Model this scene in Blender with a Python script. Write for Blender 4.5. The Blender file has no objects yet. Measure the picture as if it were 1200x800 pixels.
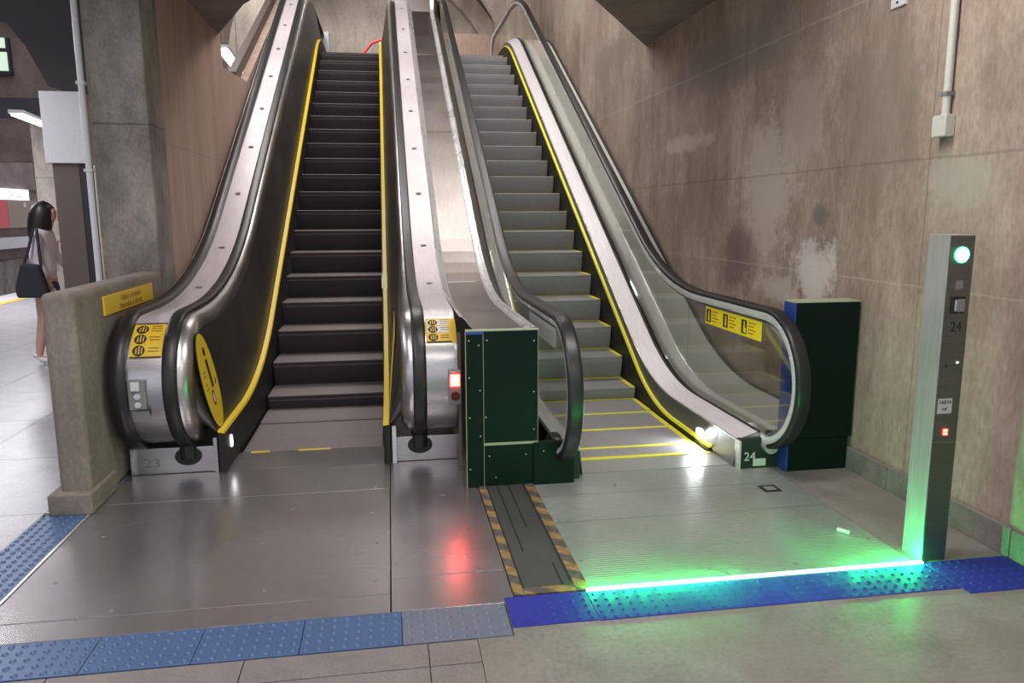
import bpy, bmesh, math, random
from mathutils import Vector, Matrix
random.seed(7)
S = 0.88                       # model units -> metres
C = bpy.context.scene.collection
sc = bpy.context.scene
PI = math.pi

# ---------------------------------------------------------------- camera
cam_d = bpy.data.cameras.new('camera'); cam = bpy.data.objects.new('camera', cam_d); C.objects.link(cam)
CAMP = Vector((0.2466, -5.2983, 1.6856))
yaw, pit, rol = 0.1582, -0.1670, -0.0037
fw = Vector((math.sin(yaw)*math.cos(pit), math.cos(yaw)*math.cos(pit), math.sin(pit)))
r0 = Vector((math.cos(yaw), -math.sin(yaw), 0)); u0 = r0.cross(fw)
rt = r0*math.cos(rol)+u0*math.sin(rol); up = -r0*math.sin(rol)+u0*math.cos(rol)
M = Matrix((rt, up, -fw)).transposed().to_4x4(); M.translation = CAMP*S
cam.matrix_world = M
cam_d.sensor_width = 36; cam_d.sensor_fit = 'HORIZONTAL'; cam_d.lens = 889.25/1200*36
cam_d.clip_end = 200; cam_d.clip_start = .05
sc.camera = cam
# ---------------------------------------------------------------- world, exposure
w = bpy.data.worlds.new('world'); sc.world = w; w.use_nodes = True
w.node_tree.nodes['Background'].inputs[0].default_value = (.86, .86, .95, 1)
w.node_tree.nodes['Background'].inputs[1].default_value = .62
sc.view_settings.view_transform = 'Standard'; sc.view_settings.look = 'None'
sc.view_settings.gamma = 1; sc.view_settings.use_curve_mapping = False
sc.view_settings.exposure = 0.62
# ---------------------------------------------------------------- area lights (ceiling fluorescents, plus added fills for right wall and end wall)
def area(loc, sx, sy, power, col, target=None, rot=None):
    d = bpy.data.lights.new('area_light', 'AREA'); d.shape = 'RECTANGLE'; d.size = sx*S; d.size_y = sy*S
    d.energy = power; d.color = col
    o = bpy.data.objects.new('area_light', d); C.objects.link(o); o.location = Vector(loc)*S
    if target is not None:
        o.rotation_euler = (Vector(target)-Vector(loc)).to_track_quat('-Z', 'Y').to_euler()
    return o
area((-1.2, -3.2, 3.5), .3, 3.2, 42, (1, .95, .98), (-1.2, -3.2, 0))
area((1.6, -1.6, 3.5), .3, 2.0, 30, (1, .96, .92), (1.9, -1.6, 0))  # fill lamp added to brighten the right wall and floor plate
area((1.7, -4.6, 3.5), 3.0, .3, 30, (1, .95, .95), (1.7, -4.6, 0))
area((-4.2, 1.0, 3.45), .3, 4.0, 62, (.95, .95, 1), (-4.2, 1.0, 0))
area((-7.0, 9.0, 3.3), .3, 6.0, 150, (.97, .97, 1), (-7.0, 9, 0))
area((-.9, 12.2, 8.2), 3.0, .3, 150, (1, .98, .93), (-.5, 17, 5))  # fill lamp added to brighten the upper hall's end wall
area((-1.6, 6.6, 8.6), .35, 6.0, 170, (1, .97, .94), (-.6, 6.0, 2))
area((3.0, 6.6, 8.2), .35, 6.0, 130, (1, .97, .94), (2.0, 6.0, 2))
area((2.9, 2.6, 8.0), .35, 2.0, 80, (1, .95, .90), (2.6, 2.0, 1))

# ---------------------------------------------------------------- materials
def nm(name):
    m = bpy.data.materials.new(name); m.use_nodes = True
    nt = m.node_tree; b = nt.nodes['Principled BSDF']
    return m, nt, b
def N(nt, t, **k):
    n = nt.nodes.new(t)
    for a, v in k.items():
        if a in n.inputs: n.inputs[a].default_value = v
        else: setattr(n, a, v)
    return n
def ramp(nt, src, stops):
    r = nt.nodes.new('ShaderNodeValToRGB'); e = r.color_ramp.elements
    while len(e) < len(stops): e.new(.5)
    for el, (p, c) in zip(e, stops):
        el.position = p; el.color = (*c, 1) if len(c) == 3 else c
    nt.links.new(src, r.inputs[0]); return r
def mixc(nt, fac, a, b, mode='MIX'):
    m = nt.nodes.new('ShaderNodeMix'); m.data_type = 'RGBA'; m.blend_type = mode
    for i, v in ((0, fac), (6, a), (7, b)):
        if hasattr(v, 'links') or isinstance(v, bpy.types.NodeSocket): nt.links.new(v, m.inputs[i])
        elif isinstance(v, (int, float)): m.inputs[i].default_value = v
        else: m.inputs[i].default_value = (*v, 1)
    return m.outputs[2]
def plain(name, col, rough=.5, metal=0, emit=None, es=0, spec=None, bump=0, bscale=60, coat=0):
    m, nt, b = nm(name)
    b.inputs['Base Color'].default_value = (*col, 1); b.inputs['Roughness'].default_value = rough
    b.inputs['Metallic'].default_value = metal
    tc = N(nt, 'ShaderNodeTexCoord')
    no = N(nt, 'ShaderNodeTexNoise', Scale=bscale, Detail=3.0)
    nt.links.new(tc.outputs['Object'], no.inputs['Vector'])
    lo = tuple(c*.94 for c in col); hi = tuple(min(1, c*1.05) for c in col)
    r = ramp(nt, no.outputs['Fac'], [(.3, lo), (.7, hi)])
    nt.links.new(r.outputs[0], b.inputs['Base Color'])
    if bump:
        bp = N(nt, 'ShaderNodeBump', Strength=bump, Distance=.01); nt.links.new(no.outputs['Fac'], bp.inputs['Height'])
        nt.links.new(bp.outputs[0], b.inputs['Normal'])
    if emit: b.inputs['Emission Color'].default_value = (*emit, 1); b.inputs['Emission Strength'].default_value = es
    if spec is not None: b.inputs['Specular IOR Level'].default_value = spec
    if coat: b.inputs['Coat Weight'].default_value = coat
    return m
def concrete(name, c1, c2, scale=1.0, streak=(1, 1, 1), rough=.85, bump=.35, stains=(), lines=(), warm=None):
    """stains: (centre(x,y,z), radii, colour, strength); lines: (axis, pos, width) formwork joints"""
    m, nt, b = nm(name)
    tc = N(nt, 'ShaderNodeTexCoord')
    P = tc.outputs['Object']
    mp = N(nt, 'ShaderNodeMapping'); mp.inputs['Scale'].default_value = streak; nt.links.new(P, mp.inputs[0])
    n1 = N(nt, 'ShaderNodeTexNoise', Scale=1.3*scale, Detail=6.0, Roughness=.62); nt.links.new(mp.outputs[0], n1.inputs['Vector'])
    n2 = N(nt, 'ShaderNodeTexNoise', Scale=22*scale, Detail=6.0, Roughness=.7); nt.links.new(mp.outputs[0], n2.inputs['Vector'])
    r1 = ramp(nt, n1.outputs['Fac'], [(.32, c1), (.68, c2)])
    r2 = ramp(nt, n2.outputs['Fac'], [(.3, (.74, .74, .74)), (.65, (1.14, 1.14, 1.14))])
    col = mixc(nt, 1.0, r1.outputs[0], r2.outputs[0], 'MULTIPLY')
    if warm:
        n3 = N(nt, 'ShaderNodeTexNoise', Scale=.9, Detail=3.0); nt.links.new(P, n3.inputs['Vector'])
        r3 = ramp(nt, n3.outputs['Fac'], [(.45, (0, 0, 0)), (.62, (.6, .6, .6))])
        col = mixc(nt, r3.outputs[0], col, warm)
    nz = N(nt, 'ShaderNodeTexNoise', Scale=5.5, Detail=9.0, Roughness=.82); nt.links.new(P, nz.inputs['Vector'])
    for (c, rad, sc_, st) in stains:
        s = N(nt, 'ShaderNodeMapping', vector_type='TEXTURE'); s.inputs['Location'].default_value = [q*S for q in c]
        s.inputs['Scale'].default_value = [max(.01, q*S) for q in rad]; nt.links.new(P, s.inputs[0])
        ln = N(nt, 'ShaderNodeVectorMath', operation='LENGTH'); nt.links.new(s.outputs[0], ln.inputs[0])
        ad = N(nt, 'ShaderNodeMath', operation='MULTIPLY_ADD'); nt.links.new(nz.outputs['Fac'], ad.inputs[0]); ad.inputs[1].default_value = 2.4; nt.links.new(ln.outputs[1], ad.inputs[2])
        rr = ramp(nt, ad.outputs[0], [(0, (st, st, st)), (.42, (st*.85, st*.85, st*.85)), (.68, (0, 0, 0))])
        # scale distance into 0..1
        ms = N(nt, 'ShaderNodeMath', operation='MULTIPLY_ADD'); ms.inputs[1].default_value = .75; ms.inputs[2].default_value = -.85
        nt.links.new(ad.outputs[0], ms.inputs[0]); nt.links.new(ms.outputs[0], rr.inputs[0])
        col = mixc(nt, rr.outputs[0], col, sc_)
    sep = N(nt, 'ShaderNodeSeparateXYZ'); nt.links.new(P, sep.inputs[0])
    h = None
    for (ax, pos, wd, dark) in lines:
        wob = N(nt, 'ShaderNodeMath', operation='MULTIPLY_ADD'); nt.links.new(n1.outputs['Fac'], wob.inputs[0]); wob.inputs[1].default_value = .03
        nt.links.new(sep.outputs[ax], wob.inputs[2])
        a = N(nt, 'ShaderNodeMath', operation='SUBTRACT'); nt.links.new(wob.outputs[0], a.inputs[0]); a.inputs[1].default_value = pos*S+.015
        ab = N(nt, 'ShaderNodeMath', operation='ABSOLUTE'); nt.links.new(a.outputs[0], ab.inputs[0])
        lt = N(nt, 'ShaderNodeMath', operation='LESS_THAN'); nt.links.new(ab.outputs[0], lt.inputs[0]); lt.inputs[1].default_value = wd*S
        mu = N(nt, 'ShaderNodeMath', operation='MULTIPLY'); nt.links.new(lt.outputs[0], mu.inputs[0]); mu.inputs[1].default_value = abs(dark)
        col = mixc(nt, mu.outputs[0], col, (.04, .035, .03) if dark > 0 else (.5, .47, .42))
    nt.links.new(col, b.inputs['Base Color']); b.inputs['Roughness'].default_value = rough
    bp = N(nt, 'ShaderNodeBump', Strength=bump, Distance=.012); nt.links.new(n2.outputs['Fac'], bp.inputs['Height'])
    nt.links.new(bp.outputs[0], b.inputs['Normal'])
    return m
def steel(name, col, rough, brush=(1, 60, 1), var=.12, scratches=.15, metal=1.0, smudge=3.0, dirt=None):
    m, nt, b = nm(name)
    tc = N(nt, 'ShaderNodeTexCoord'); mp = N(nt, 'ShaderNodeMapping'); mp.inputs['Scale'].default_value = brush
    nt.links.new(tc.outputs['Object'], mp.inputs[0])
    n1 = N(nt, 'ShaderNodeTexNoise', Scale=6.0, Detail=5.0, Roughness=.7); nt.links.new(mp.outputs[0], n1.inputs['Vector'])
    n2 = N(nt, 'ShaderNodeTexNoise', Scale=smudge, Detail=2.0, Roughness=.45); nt.links.new(tc.outputs['Object'], n2.inputs['Vector'])
    lo = tuple(c*.80 for c in col); hi = tuple(min(1, c*1.14) for c in col)
    r = ramp(nt, n1.outputs['Fac'], [(.35, lo), (.65, hi)])
    r2 = ramp(nt, n2.outputs['Fac'], [(.35, (.93, .925, .92)), (.65, (1.04, 1.04, 1.04))])
    col2 = mixc(nt, 1.0, r.outputs[0], r2.outputs[0], 'MULTIPLY')
    if dirt:
        r4 = ramp(nt, n2.outputs['Fac'], [(.45, (0, 0, 0)), (.8, (.6, .6, .6))]); col2 = mixc(nt, r4.outputs[0], col2, dirt)
    nt.links.new(col2, b.inputs['Base Color'])
    mr = N(nt, 'ShaderNodeMapRange'); mr.inputs[1].default_value = .3; mr.inputs[2].default_value = .7
    mr.inputs[3].default_value = rough-var*.5; mr.inputs[4].default_value = rough+var
    nt.links.new(n2.outputs['Fac'], mr.inputs[0]); nt.links.new(mr.outputs[0], b.inputs['Roughness'])
    b.inputs['Metallic'].default_value = metal
    bp = N(nt, 'ShaderNodeBump', Strength=scratches, Distance=.004); nt.links.new(n1.outputs['Fac'], bp.inputs['Height'])
    nt.links.new(bp.outputs[0], b.inputs['Normal'])
    return m
M_ = {}
M_['wall_right'] = concrete('stained_concrete', (.235, .168, .133), (.46, .36, .295), 1.5, (1, 1.3, .55), stains=(
    ((3.25, .55, 1.85), (1, .60, .80), (.52, .45, .40), .85),
    ((3.25, .0, 2.35), (1, .5, .45), (.40, .335, .29), .7),
    ((3.25, 1.9, 1.75), (1, .5, .55), (.22, .145, .115), .5),
    ((3.25, .95, 1.30), (1, .42, .42), (.14, .095, .10), .85),
    ((3.25, -.25, 1.25), (1, .36, .36), (.62, .58, .55), .95),
    ((3.25, .25, 1.10), (1, .55, .14), (.50, .44, .40), .8),
    ((3.25, 2.2, 2.38), (1, 1.0, .12), (.48, .40, .34), .85),
    ((3.25, -.28, 1.66), (1, .16, .10), (.13, .13, .12), .8),
    ((3.25, -1.6, 1.85), (1, .35, .22), (.40, .38, .32), .7),
    ((3.25, -.9, 2.3), (1, .5, .7), (.24, .19, .155), .6),
    ((3.25, -2.6, 1.4), (1, .5, .8), (.26, .175, .15), .6),
    ((3.25, 1.4, 3.0), (1, 2.2, .35), (.23, .19, .19), .7),
    ((3.25, 4.6, 2.9), (1, .9, .5), (.36, .27, .21), .6),
    ((3.25, 4.9, 3.75), (1, 1.6, .3), (.24, .21, .16), .8),
    ((3.25, 7.2, 5.0), (1, 1.2, .5), (.42, .36, .30), .7)),
    lines=((2, 1.98, .008, .25), (2, 3.0, .006, -.35), (1, .98, .006, .3), (1, 3.3, .006, .2), (1, -1.36, .006, .3), (2, 1.26, .006, -.3)))
M_['wall_left'] = concrete('pinkish_board_marked_concrete', (.33, .225, .178), (.43, .31, .25), .8, (1, 5, .18), bump=.2,
    lines=((1, 2.42, .012, .3), (1, 3.2, .008, .15), (2, 2.25, .005, .25)))
M_['pillar'] = concrete('grey_concrete', (.16, .14, .125), (.36, .32, .285), 3.0, (1, 1, .6), bump=.5, lines=((2, 2.35, .008, .5), (2, 3.9, .008, .4)))
M_['parapet'] = concrete('worn_render', (.16, .135, .115), (.26, .225, .19), 2.0, (1, 1, .7), bump=.25,
    stains=(((-1.49, -.62, .6), (.3, .1, .7), (.10, .15, .10), .6),))
M_['ceiling'] = concrete('dark_concrete', (.17, .128, .12), (.29, .225, .205), 1.5, (1, 1, 1), bump=.3)
M_['vault'] = concrete('vault_concrete', (.26, .22, .19), (.40, .35, .31), .8, (3, .4, 1), bump=.25)
M_['dark_soffit'] = plain('dark_blue_soffit', (.035, .037, .052), .8)
M_['floor'] = concrete('trodden_floor', (.175, .168, .15), (.285, .275, .25), 2.2, (1, 1, 1), rough=.45, bump=.12,
    warm=(.20, .175, .145))
M_['granite'] = concrete('speckled_granite', (.175, .155, .145), (.23, .21, .195), 5.0, (1, 1, 1), rough=.5, bump=.15)
M_['granite_wet'] = concrete('polished_grey_granite', (.30, .30, .315), (.38, .38, .40), 4.0, (1, 1, 1), rough=.27, bump=.04)
M_['skirt_stone'] = concrete('speckled_skirting_stone', (.17, .15, .14), (.28, .26, .24), 6.0, (1, 1, 1), rough=.7)
M_['plate'] = steel('worn_floor_steel', (.42, .40, .41), .25, (1, 70, 1), .05, 0, metal=.8, smudge=1.2)
M_['plate_right'] = steel('pale_ribbed_floor_steel', (.46, .485, .455), .30, (2, 70, 2), .08, .04, metal=.6, smudge=1.6, dirt=(.40, .42, .38))
M_['steel'] = steel('brushed_steel', (.55, .54, .545), .30, (2, 2, 60), .05, .02)
M_['steel_long'] = steel('brushed_infill_steel', (.27, .235, .225), .36, (40, 1, 1), .03, 0)
M_['bright'] = steel('bright_trim_steel', (.80, .80, .81), .28, (1, 1, 30), .04, .01, metal=.7)
M_['deck'] = steel('satin_anodised_deck', (.60, .55, .565), .45, (60, 1, 1), .04, .02, metal=.35, smudge=1.0)
M_['deck_right'] = steel('satin_pale_deck', (.66, .62, .63), .5, (60, 1, 1), .04, .02, metal=.2, smudge=.8)
M_['panel_dark'] = steel('dark_brushed_panel', (.17, .165, .17), .42, (2, 2, 60), .05, .02)
M_['skirt_grey'] = steel('grey_skirt_panel', (.30, .31, .31), .42, (2, 2, 60), .05, .02)
M_['outer'] = plain('pale_cement_infill', (.50, .49, .45), .6)
M_['post_front'] = steel('dull_post_cover', (.20, .205, .195), .45, (2, 2, 60), .03, .02)
M_['post_steel'] = steel('brushed_post_steel', (.56, .56, .56), .36, (60, 60, 1), .03, .02, metal=.6)
M_['trim_pale'] = steel('polished_rail_trim', (.82, .83, .84), .25, (1, 1, 30), .03, 0, metal=.35)
M_['black'] = plain('black_rubber', (.014, .014, .015), .38, 0)
M_['blackmat'] = plain('matt_black_metal', (.012, .012, .012), .55)
M_['yellow'] = plain('yellow_paint', (.80, .57, .03), .45)
M_['yellow_lemon'] = plain('lemon_brush_strip', (.80, .74, .04), .45)
M_['yellow_sign'] = plain('yellow_sticker', (.70, .46, .025), .5)
M_['yellow_bright'] = plain('bright_yellow_sticker', (.90, .72, .01), .5)
M_['ink'] = plain('black_print', (.02, .015, .012), .6)
M_['brownink'] = plain('faded_print', (.25, .13, .02), .6)
M_['tread_l'] = plain('dark_tread_metal', (.235, .205, .205), .62, .3, bscale=30)
M_['riser_l'] = plain('dark_riser_metal', (.05, .042, .045), .65, .2, bscale=30)  # riser colour much darker than the tread colour
M_['tread_r'] = plain('grey_tread_metal', (.38, .375, .38), .55, .25, bscale=30)
M_['riser_r'] = plain('grey_riser_metal', (.30, .29, .30), .5, .25, bscale=30)
M_['green_ply'] = plain('dark_green_painted_board', (.0022, .0085, .0065), .48, spec=.18, bscale=12)
M_['ply_edge'] = plain('raw_board_edge', (.34, .36, .24), .8)
M_['film'] = plain('blue_film', (.02, .05, .28), .4)
M_['blue'] = plain('deep_blue_rubber', (.012, .022, .27), .65, bscale=40)
M_['blue_worn'] = plain('worn_blue_rubber', (.060, .115, .235), .36, bscale=6)
M_['blue_grey'] = plain('greyed_blue_rubber', (.13, .155, .20), .42, bscale=8)
M_['rubber'] = plain('dark_floor_rubber', (.050, .052, .045), .6, bscale=4)
M_['groove'] = plain('black_groove', (.01, .01, .01), .8)
M_['conduit'] = plain('painted_conduit', (.55, .55, .50), .4)
M_['pipe'] = plain('light_grey_pipe', (.62, .62, .66), .35)
M_['white'] = plain('off_white_panel', (.62, .61, .63), .5)
M_['brown'] = plain('brown_panel', (.10, .072, .062), .5)
M_['grey'] = plain('grey_plastic', (.20, .20, .20), .5)
M_['lightgrey'] = plain('pale_grey_label', (.50, .52, .50), .5)
M_['red'] = plain('red_paint', (.60, .02, .03), .4)
M_['wood'] = plain('wood_panel', (.27, .20, .14), .5, bscale=3)
M_['lit_white'] = plain('lit_sign', (.9, .9, .95), .4, emit=(.86, .88, 1), es=.9)
M_['signblue'] = plain('sign_blue', (.12, .12, .6), .4)
M_['tube'] = plain('lit_tube', (1, 1, 1), .4, emit=(1, 1, .95), es=9)
M_['daylight'] = plain('daylit_glass', (.4, .5, .4), .4, emit=(.50, .62, .50), es=.75)
M_['green_led'] = plain('green_led', (.1, .9, .4), .4, emit=(.03, 1, .30), es=13)
M_['green_core'] = plain('green_led_core', (.6, 1, .8), .4, emit=(.30, 1, .55), es=5)
M_['white_led'] = plain('white_led', (1, 1, 1), .4, emit=(.92, .95, 1), es=7)
M_['red_led'] = plain('red_led', (1, .1, .05), .4, emit=(1, .02, .015), es=30)
M_['red_core'] = plain('red_led_core', (1, .5, .4), .4, emit=(1, .30, .22), es=30)
M_['darkred'] = plain('unlit_red_lens', (.10, .01, .01), .3)
M_['skin'] = plain('skin', (.55, .33, .26), .5)
M_['hair'] = plain('black_hair', (.012, .010, .010), .4)
M_['shirt'] = plain('white_shirt', (.66, .60, .63), .8)
M_['shorts'] = plain('dark_blue_cloth', (.02, .04, .10), .8)
M_['bag'] = plain('black_fabric', (.015, .017, .025), .8)
M_['shoe'] = plain('white_shoe', (.72, .70, .70), .6)
g, nt, b = nm('clear_glass')
b.inputs['Base Color'].default_value = (.80, .88, .85, 1); b.inputs['Roughness'].default_value = .02
b.inputs['Transmission Weight'].default_value = 1; b.inputs['IOR'].default_value = 1.01
tr = N(nt, 'ShaderNodeBsdfTransparent'); tr.inputs[0].default_value = (.93, .95, .93, 1)
gl = N(nt, 'ShaderNodeBsdfGlossy'); gl.inputs['Roughness'].default_value = .04; gl.inputs[0].default_value = (1, 1, 1, 1)
fr = N(nt, 'ShaderNodeFresnel'); fr.inputs[0].default_value = 1.5
mf = N(nt, 'ShaderNodeMath', operation='MULTIPLY_ADD'); nt.links.new(fr.outputs[0], mf.inputs[0]); mf.inputs[1].default_value = .36; mf.inputs[2].default_value = .005
mx = N(nt, 'ShaderNodeMixShader'); nt.links.new(mf.outputs[0], mx.inputs[0]); nt.links.new(tr.outputs[0], mx.inputs[1]); nt.links.new(gl.outputs[0], mx.inputs[2])
nt.links.new(mx.outputs[0], nt.nodes['Material Output'].inputs[0]); M_['glass'] = g
# black and yellow hazard tape: flat print, diagonal-free blocks along its length
m, nt, b = nm('hazard_tape')
tc = N(nt, 'ShaderNodeTexCoord'); sp = N(nt, 'ShaderNodeSeparateXYZ'); nt.links.new(tc.outputs['Object'], sp.inputs[0])
a1 = N(nt, 'ShaderNodeMath', operation='MULTIPLY_ADD'); nt.links.new(sp.outputs[0], a1.inputs[0]); a1.inputs[1].default_value = .8; nt.links.new(sp.outputs[1], a1.inputs[2])
a2 = N(nt, 'ShaderNodeMath', operation='MULTIPLY'); nt.links.new(a1.outputs[0], a2.inputs[0]); a2.inputs[1].default_value = 1/.155
a3 = N(nt, 'ShaderNodeMath', operation='FRACT'); nt.links.new(a2.outputs[0], a3.inputs[0])
nn = N(nt, 'ShaderNodeTexNoise', Scale=30.0, Detail=5.0); nt.links.new(tc.outputs['Object'], nn.inputs['Vector'])
rr = ramp(nt, a3.outputs[0], [(0, (.27, .175, .06)), (.5, (.28, .18, .065)), (.52, (.10, .085, .075)), (1, (.10, .085, .075))])
r5 = ramp(nt, nn.outputs['Fac'], [(.35, (.6, .6, .6)), (.65, (1.1, 1.1, 1.1))])
nt.links.new(mixc(nt, 1.0, rr.outputs[0], r5.outputs[0], 'MULTIPLY'), b.inputs['Base Color']); b.inputs['Roughness'].default_value = .6
M_['hazard'] = m

# ---------------------------------------------------------------- mesh helpers (model units; scaled by S when linked)
ORG = {}
class MB:
    def __init__(s): s.v = []; s.f = []; s.mi = []; s.cur = 0
    def poly(s, pts, idx):
        o = len(s.v); s.v += [tuple(p) for p in pts]; s.f += [tuple(i+o for i in f) for f in idx]; s.mi += [s.cur]*len(idx); return s
    def box(s, a, b):
        x0, y0, z0 = a; x1, y1, z1 = b
        return s.poly([(x0,y0,z0),(x1,y0,z0),(x1,y1,z0),(x0,y1,z0),(x0,y0,z1),(x1,y0,z1),(x1,y1,z1),(x0,y1,z1)],
                      [(3,2,1,0),(4,5,6,7),(0,1,5,4),(1,2,6,5),(2,3,7,6),(3,0,4,7)])
    def prism(s, poly, axis, a, b):
        """poly: 2D points; axis 0: (y,z) extruded along x; 1: (x,z) along y; 2: (x,y) along z"""
        def P(p, t): return {0: (t, p[0], p[1]), 1: (p[0], t, p[1]), 2: (p[0], p[1], t)}[axis]
        n = len(poly); pts = [P(p, a) for p in poly]+[P(p, b) for p in poly]
        return s.poly(pts, [tuple(range(n))[::-1], tuple(range(n, 2*n))]+[(i, (i+1) % n, (i+1) % n+n, i+n) for i in range(n)])
    def sweep(s, prof, path, closed=True, caps=True):
        """prof: (x, n) points; path: (y, z, ny, nz)"""
        k = len(prof); pts = []
        for (y, z, ny, nz) in path:
            pts += [(px, y+pn*ny, z+pn*nz) for (px, pn) in prof]
        fs = []; m_ = k if closed else k-1
        for i in range(len(path)-1):
            for j in range(m_):
                a = i*k+j; b_ = i*k+(j+1) % k
                fs.append((a, b_, b_+k, a+k))
        if closed and caps: fs += [tuple(range(k))[::-1], tuple(range((len(path)-1)*k, len(path)*k))]
        return s.poly(pts, fs)
    def tube(s, pts, r, seg=10):
        pts = [Vector(p) for p in pts]; rings = []
        for i, p in enumerate(pts):
            t = (pts[min(i+1, len(pts)-1)]-pts[max(i-1, 0)]).normalized()
            a = t.orthogonal().normalized() if i == 0 else (a-t*a.dot(t)).normalized()
            b_ = t.cross(a); rr_ = r[i] if isinstance(r, (list, tuple)) else r
            rings += [p+(a*math.cos(2*PI*j/seg)+b_*math.sin(2*PI*j/seg))*rr_ for j in range(seg)]
        fs = [(i*seg+j, i*seg+(j+1) % seg, (i+1)*seg+(j+1) % seg, (i+1)*seg+j) for i in range(len(pts)-1) for j in range(seg)]
        fs += [tuple(range(seg))[::-1], tuple(range((len(pts)-1)*seg, len(pts)*seg))]
        return s.poly(rings, fs)
    def disc(s, c, nrm, rx, ry, t, seg=24, u=None):
        """elliptic slab centred c, facing nrm"""
        nrm = Vector(nrm).normalized(); u = Vector(u).normalized() if u else nrm.orthogonal().normalized(); u = (u-nrm*u.dot(nrm)).normalized(); v_ = nrm.cross(u); c = Vector(c)
        p = [c+u*rx*math.cos(2*PI*i/seg)+v_*ry*math.sin(2*PI*i/seg) for i in range(seg)]
        q = [a+nrm*t for a in p]
        return s.poly(p+q, [tuple(range(seg))[::-1], tuple(range(seg, 2*seg))]+[(i, (i+1) % seg, (i+1) % seg+seg, i+seg) for i in range(seg)])
    def quadslab(s, a, b_, c, d, t):
        """thin slab on quad abcd thickened along its normal"""
        a, b_, c, d = map(Vector, (a, b_, c, d)); n_ = (b_-a).cross(d-a).normalized()*t
        return s.poly([a, b_, c, d, a+n_, b_+n_, c+n_, d+n_], [(3,2,1,0),(4,5,6,7),(0,1,5,4),(1,2,6,5),(2,3,7,6),(3,0,4,7)])
    def mesh(s, name, mats, org=(0, 0, 0), smooth=False):
        me = bpy.data.meshes.new(name)
        o = Vector(org); me.from_pydata([tuple((Vector(p)-o)*S) for p in s.v], [], s.f)
        for m_ in (mats if isinstance(mats, (list, tuple)) else [mats]): me.materials.append(M_[m_])
        for p, i in zip(me.polygons, s.mi): p.material_index = i; p.use_smooth = smooth
        bm = bmesh.new(); bm.from_mesh(me); bmesh.ops.recalc_face_normals(bm, faces=bm.faces); bm.to_mesh(me); bm.free()
        me.update(); return me
def props(o, label=None, cat=None, group=None, kind=None):
    if label: o['label'] = label
    if cat: o['category'] = cat
    if group: o['group'] = group
    if kind: o['kind'] = kind
    return o
def empty(name, loc, label, cat, group=None):
    o = bpy.data.objects.new(name, None); C.objects.link(o); o.location = Vector(loc)*S; o.empty_display_size = .1
    ORG[o] = Vector(loc); return props(o, label, cat, group)
def put(name, mb, mat, parent=None, org=None, smooth=False, bevel=0, seg=2, edge=False, **k):
    o_ = ORG[parent] if parent else Vector(org if org else (0, 0, 0))
    me = mb.mesh(name, mat, o_, smooth)
    o = bpy.data.objects.new(name, me); C.objects.link(o)
    if parent: o.parent = parent
    else: o.location = o_*S
    ORG[o] = o_
    if bevel:
        bv = o.modifiers.new('bevel', 'BEVEL'); bv.width = bevel*S; bv.segments = seg; bv.limit_method = 'ANGLE'
    if edge or smooth:
        for p in me.polygons: p.use_smooth = True
        try: me.set_sharp_from_angle(angle=math.radians(40))
        except Exception: pass
    return props(o, **k)
def link(name, me, parent, at, **k):
    """shared-mesh part at model position `at`"""
    o = bpy.data.objects.new(name, me); C.objects.link(o); o.parent = parent; o.location = (Vector(at)-ORG[parent])*S
    ORG[o] = Vector(at); return props(o, **k)
def text(name, s_, size, loc, xdir, ydir, mat, parent, align='CENTER', squash=1.0):
    cu = bpy.data.curves.new(name, 'FONT'); cu.body = s_; cu.size = size*S; cu.extrude = .0008; cu.align_x = align; cu.align_y = 'CENTER'
    cu.resolution_u = 2
    t = bpy.data.objects.new(name, cu); C.objects.link(t)
    dg = bpy.context.evaluated_depsgraph_get(); me = bpy.data.meshes.new_from_object(t.evaluated_get(dg)); C.objects.unlink(t); bpy.data.objects.remove(t)
    me.materials.clear(); me.materials.append(M_[mat])
    x = Vector(xdir).normalized(); y = (Vector(ydir)-x*Vector(ydir).dot(x)).normalized(); z = x.cross(y)
    R_ = Matrix((x*squash, y, z)).transposed().to_4x4(); R_.translation = (Vector(loc)-ORG[parent])*S
    me.transform(R_)
    o = bpy.data.objects.new(name, me); C.objects.link(o); o.parent = parent; ORG[o] = ORG[parent]
    return o
def struct(name, mb, mat, **k):
    return put(name, mb, mat, kind='structure', **k)

# ---------------------------------------------------------------- paths
T30 = math.tan(PI/6)
def fillet(pts, Ts, n=14):
    out = [pts[0]]
    for i in range(1, len(pts)-1):
        p, a, b_ = Vector(pts[i]), Vector(pts[i-1]), Vector(pts[i+1]); t = Ts[i-1]
        p0 = p+(a-p).normalized()*t; p1 = p+(b_-p).normalized()*t
        d0 = (p-a).normalized(); d1 = (b_-p).normalized()
        ang = math.acos(max(-1, min(1, d0.dot(d1)))); R = t/math.tan(ang/2)
        sgn = 1 if d0.x*d1.y-d0.y*d1.x > 0 else -1
        nrm = Vector((-d0.y, d0.x))*sgn; cen = p0+nrm*R
        for k in range(n+1):
            th = ang*k/n*sgn; v = p0-cen
            out.append((cen.x+v.x*math.cos(th)-v.y*math.sin(th), cen.y+v.x*math.sin(th)+v.y*math.cos(th)))
    out.append(pts[-1]); return out
def norm(pts):
    res = []
    for i, p in enumerate(pts):
        a = Vector(pts[max(i-1, 0)]); b_ = Vector(pts[min(i+1, len(pts)-1)]); t = (b_-a).normalized()
        res.append((p[0], p[1], -t.y, t.x))
    return res
def arc(cy, cz, R, a0, a1, n): return [(cy+R*math.cos(math.radians(a0+(a1-a0)*i/n)), cz+R*math.sin(math.radians(a0+(a1-a0)*i/n))) for i in range(n+1)]
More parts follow.
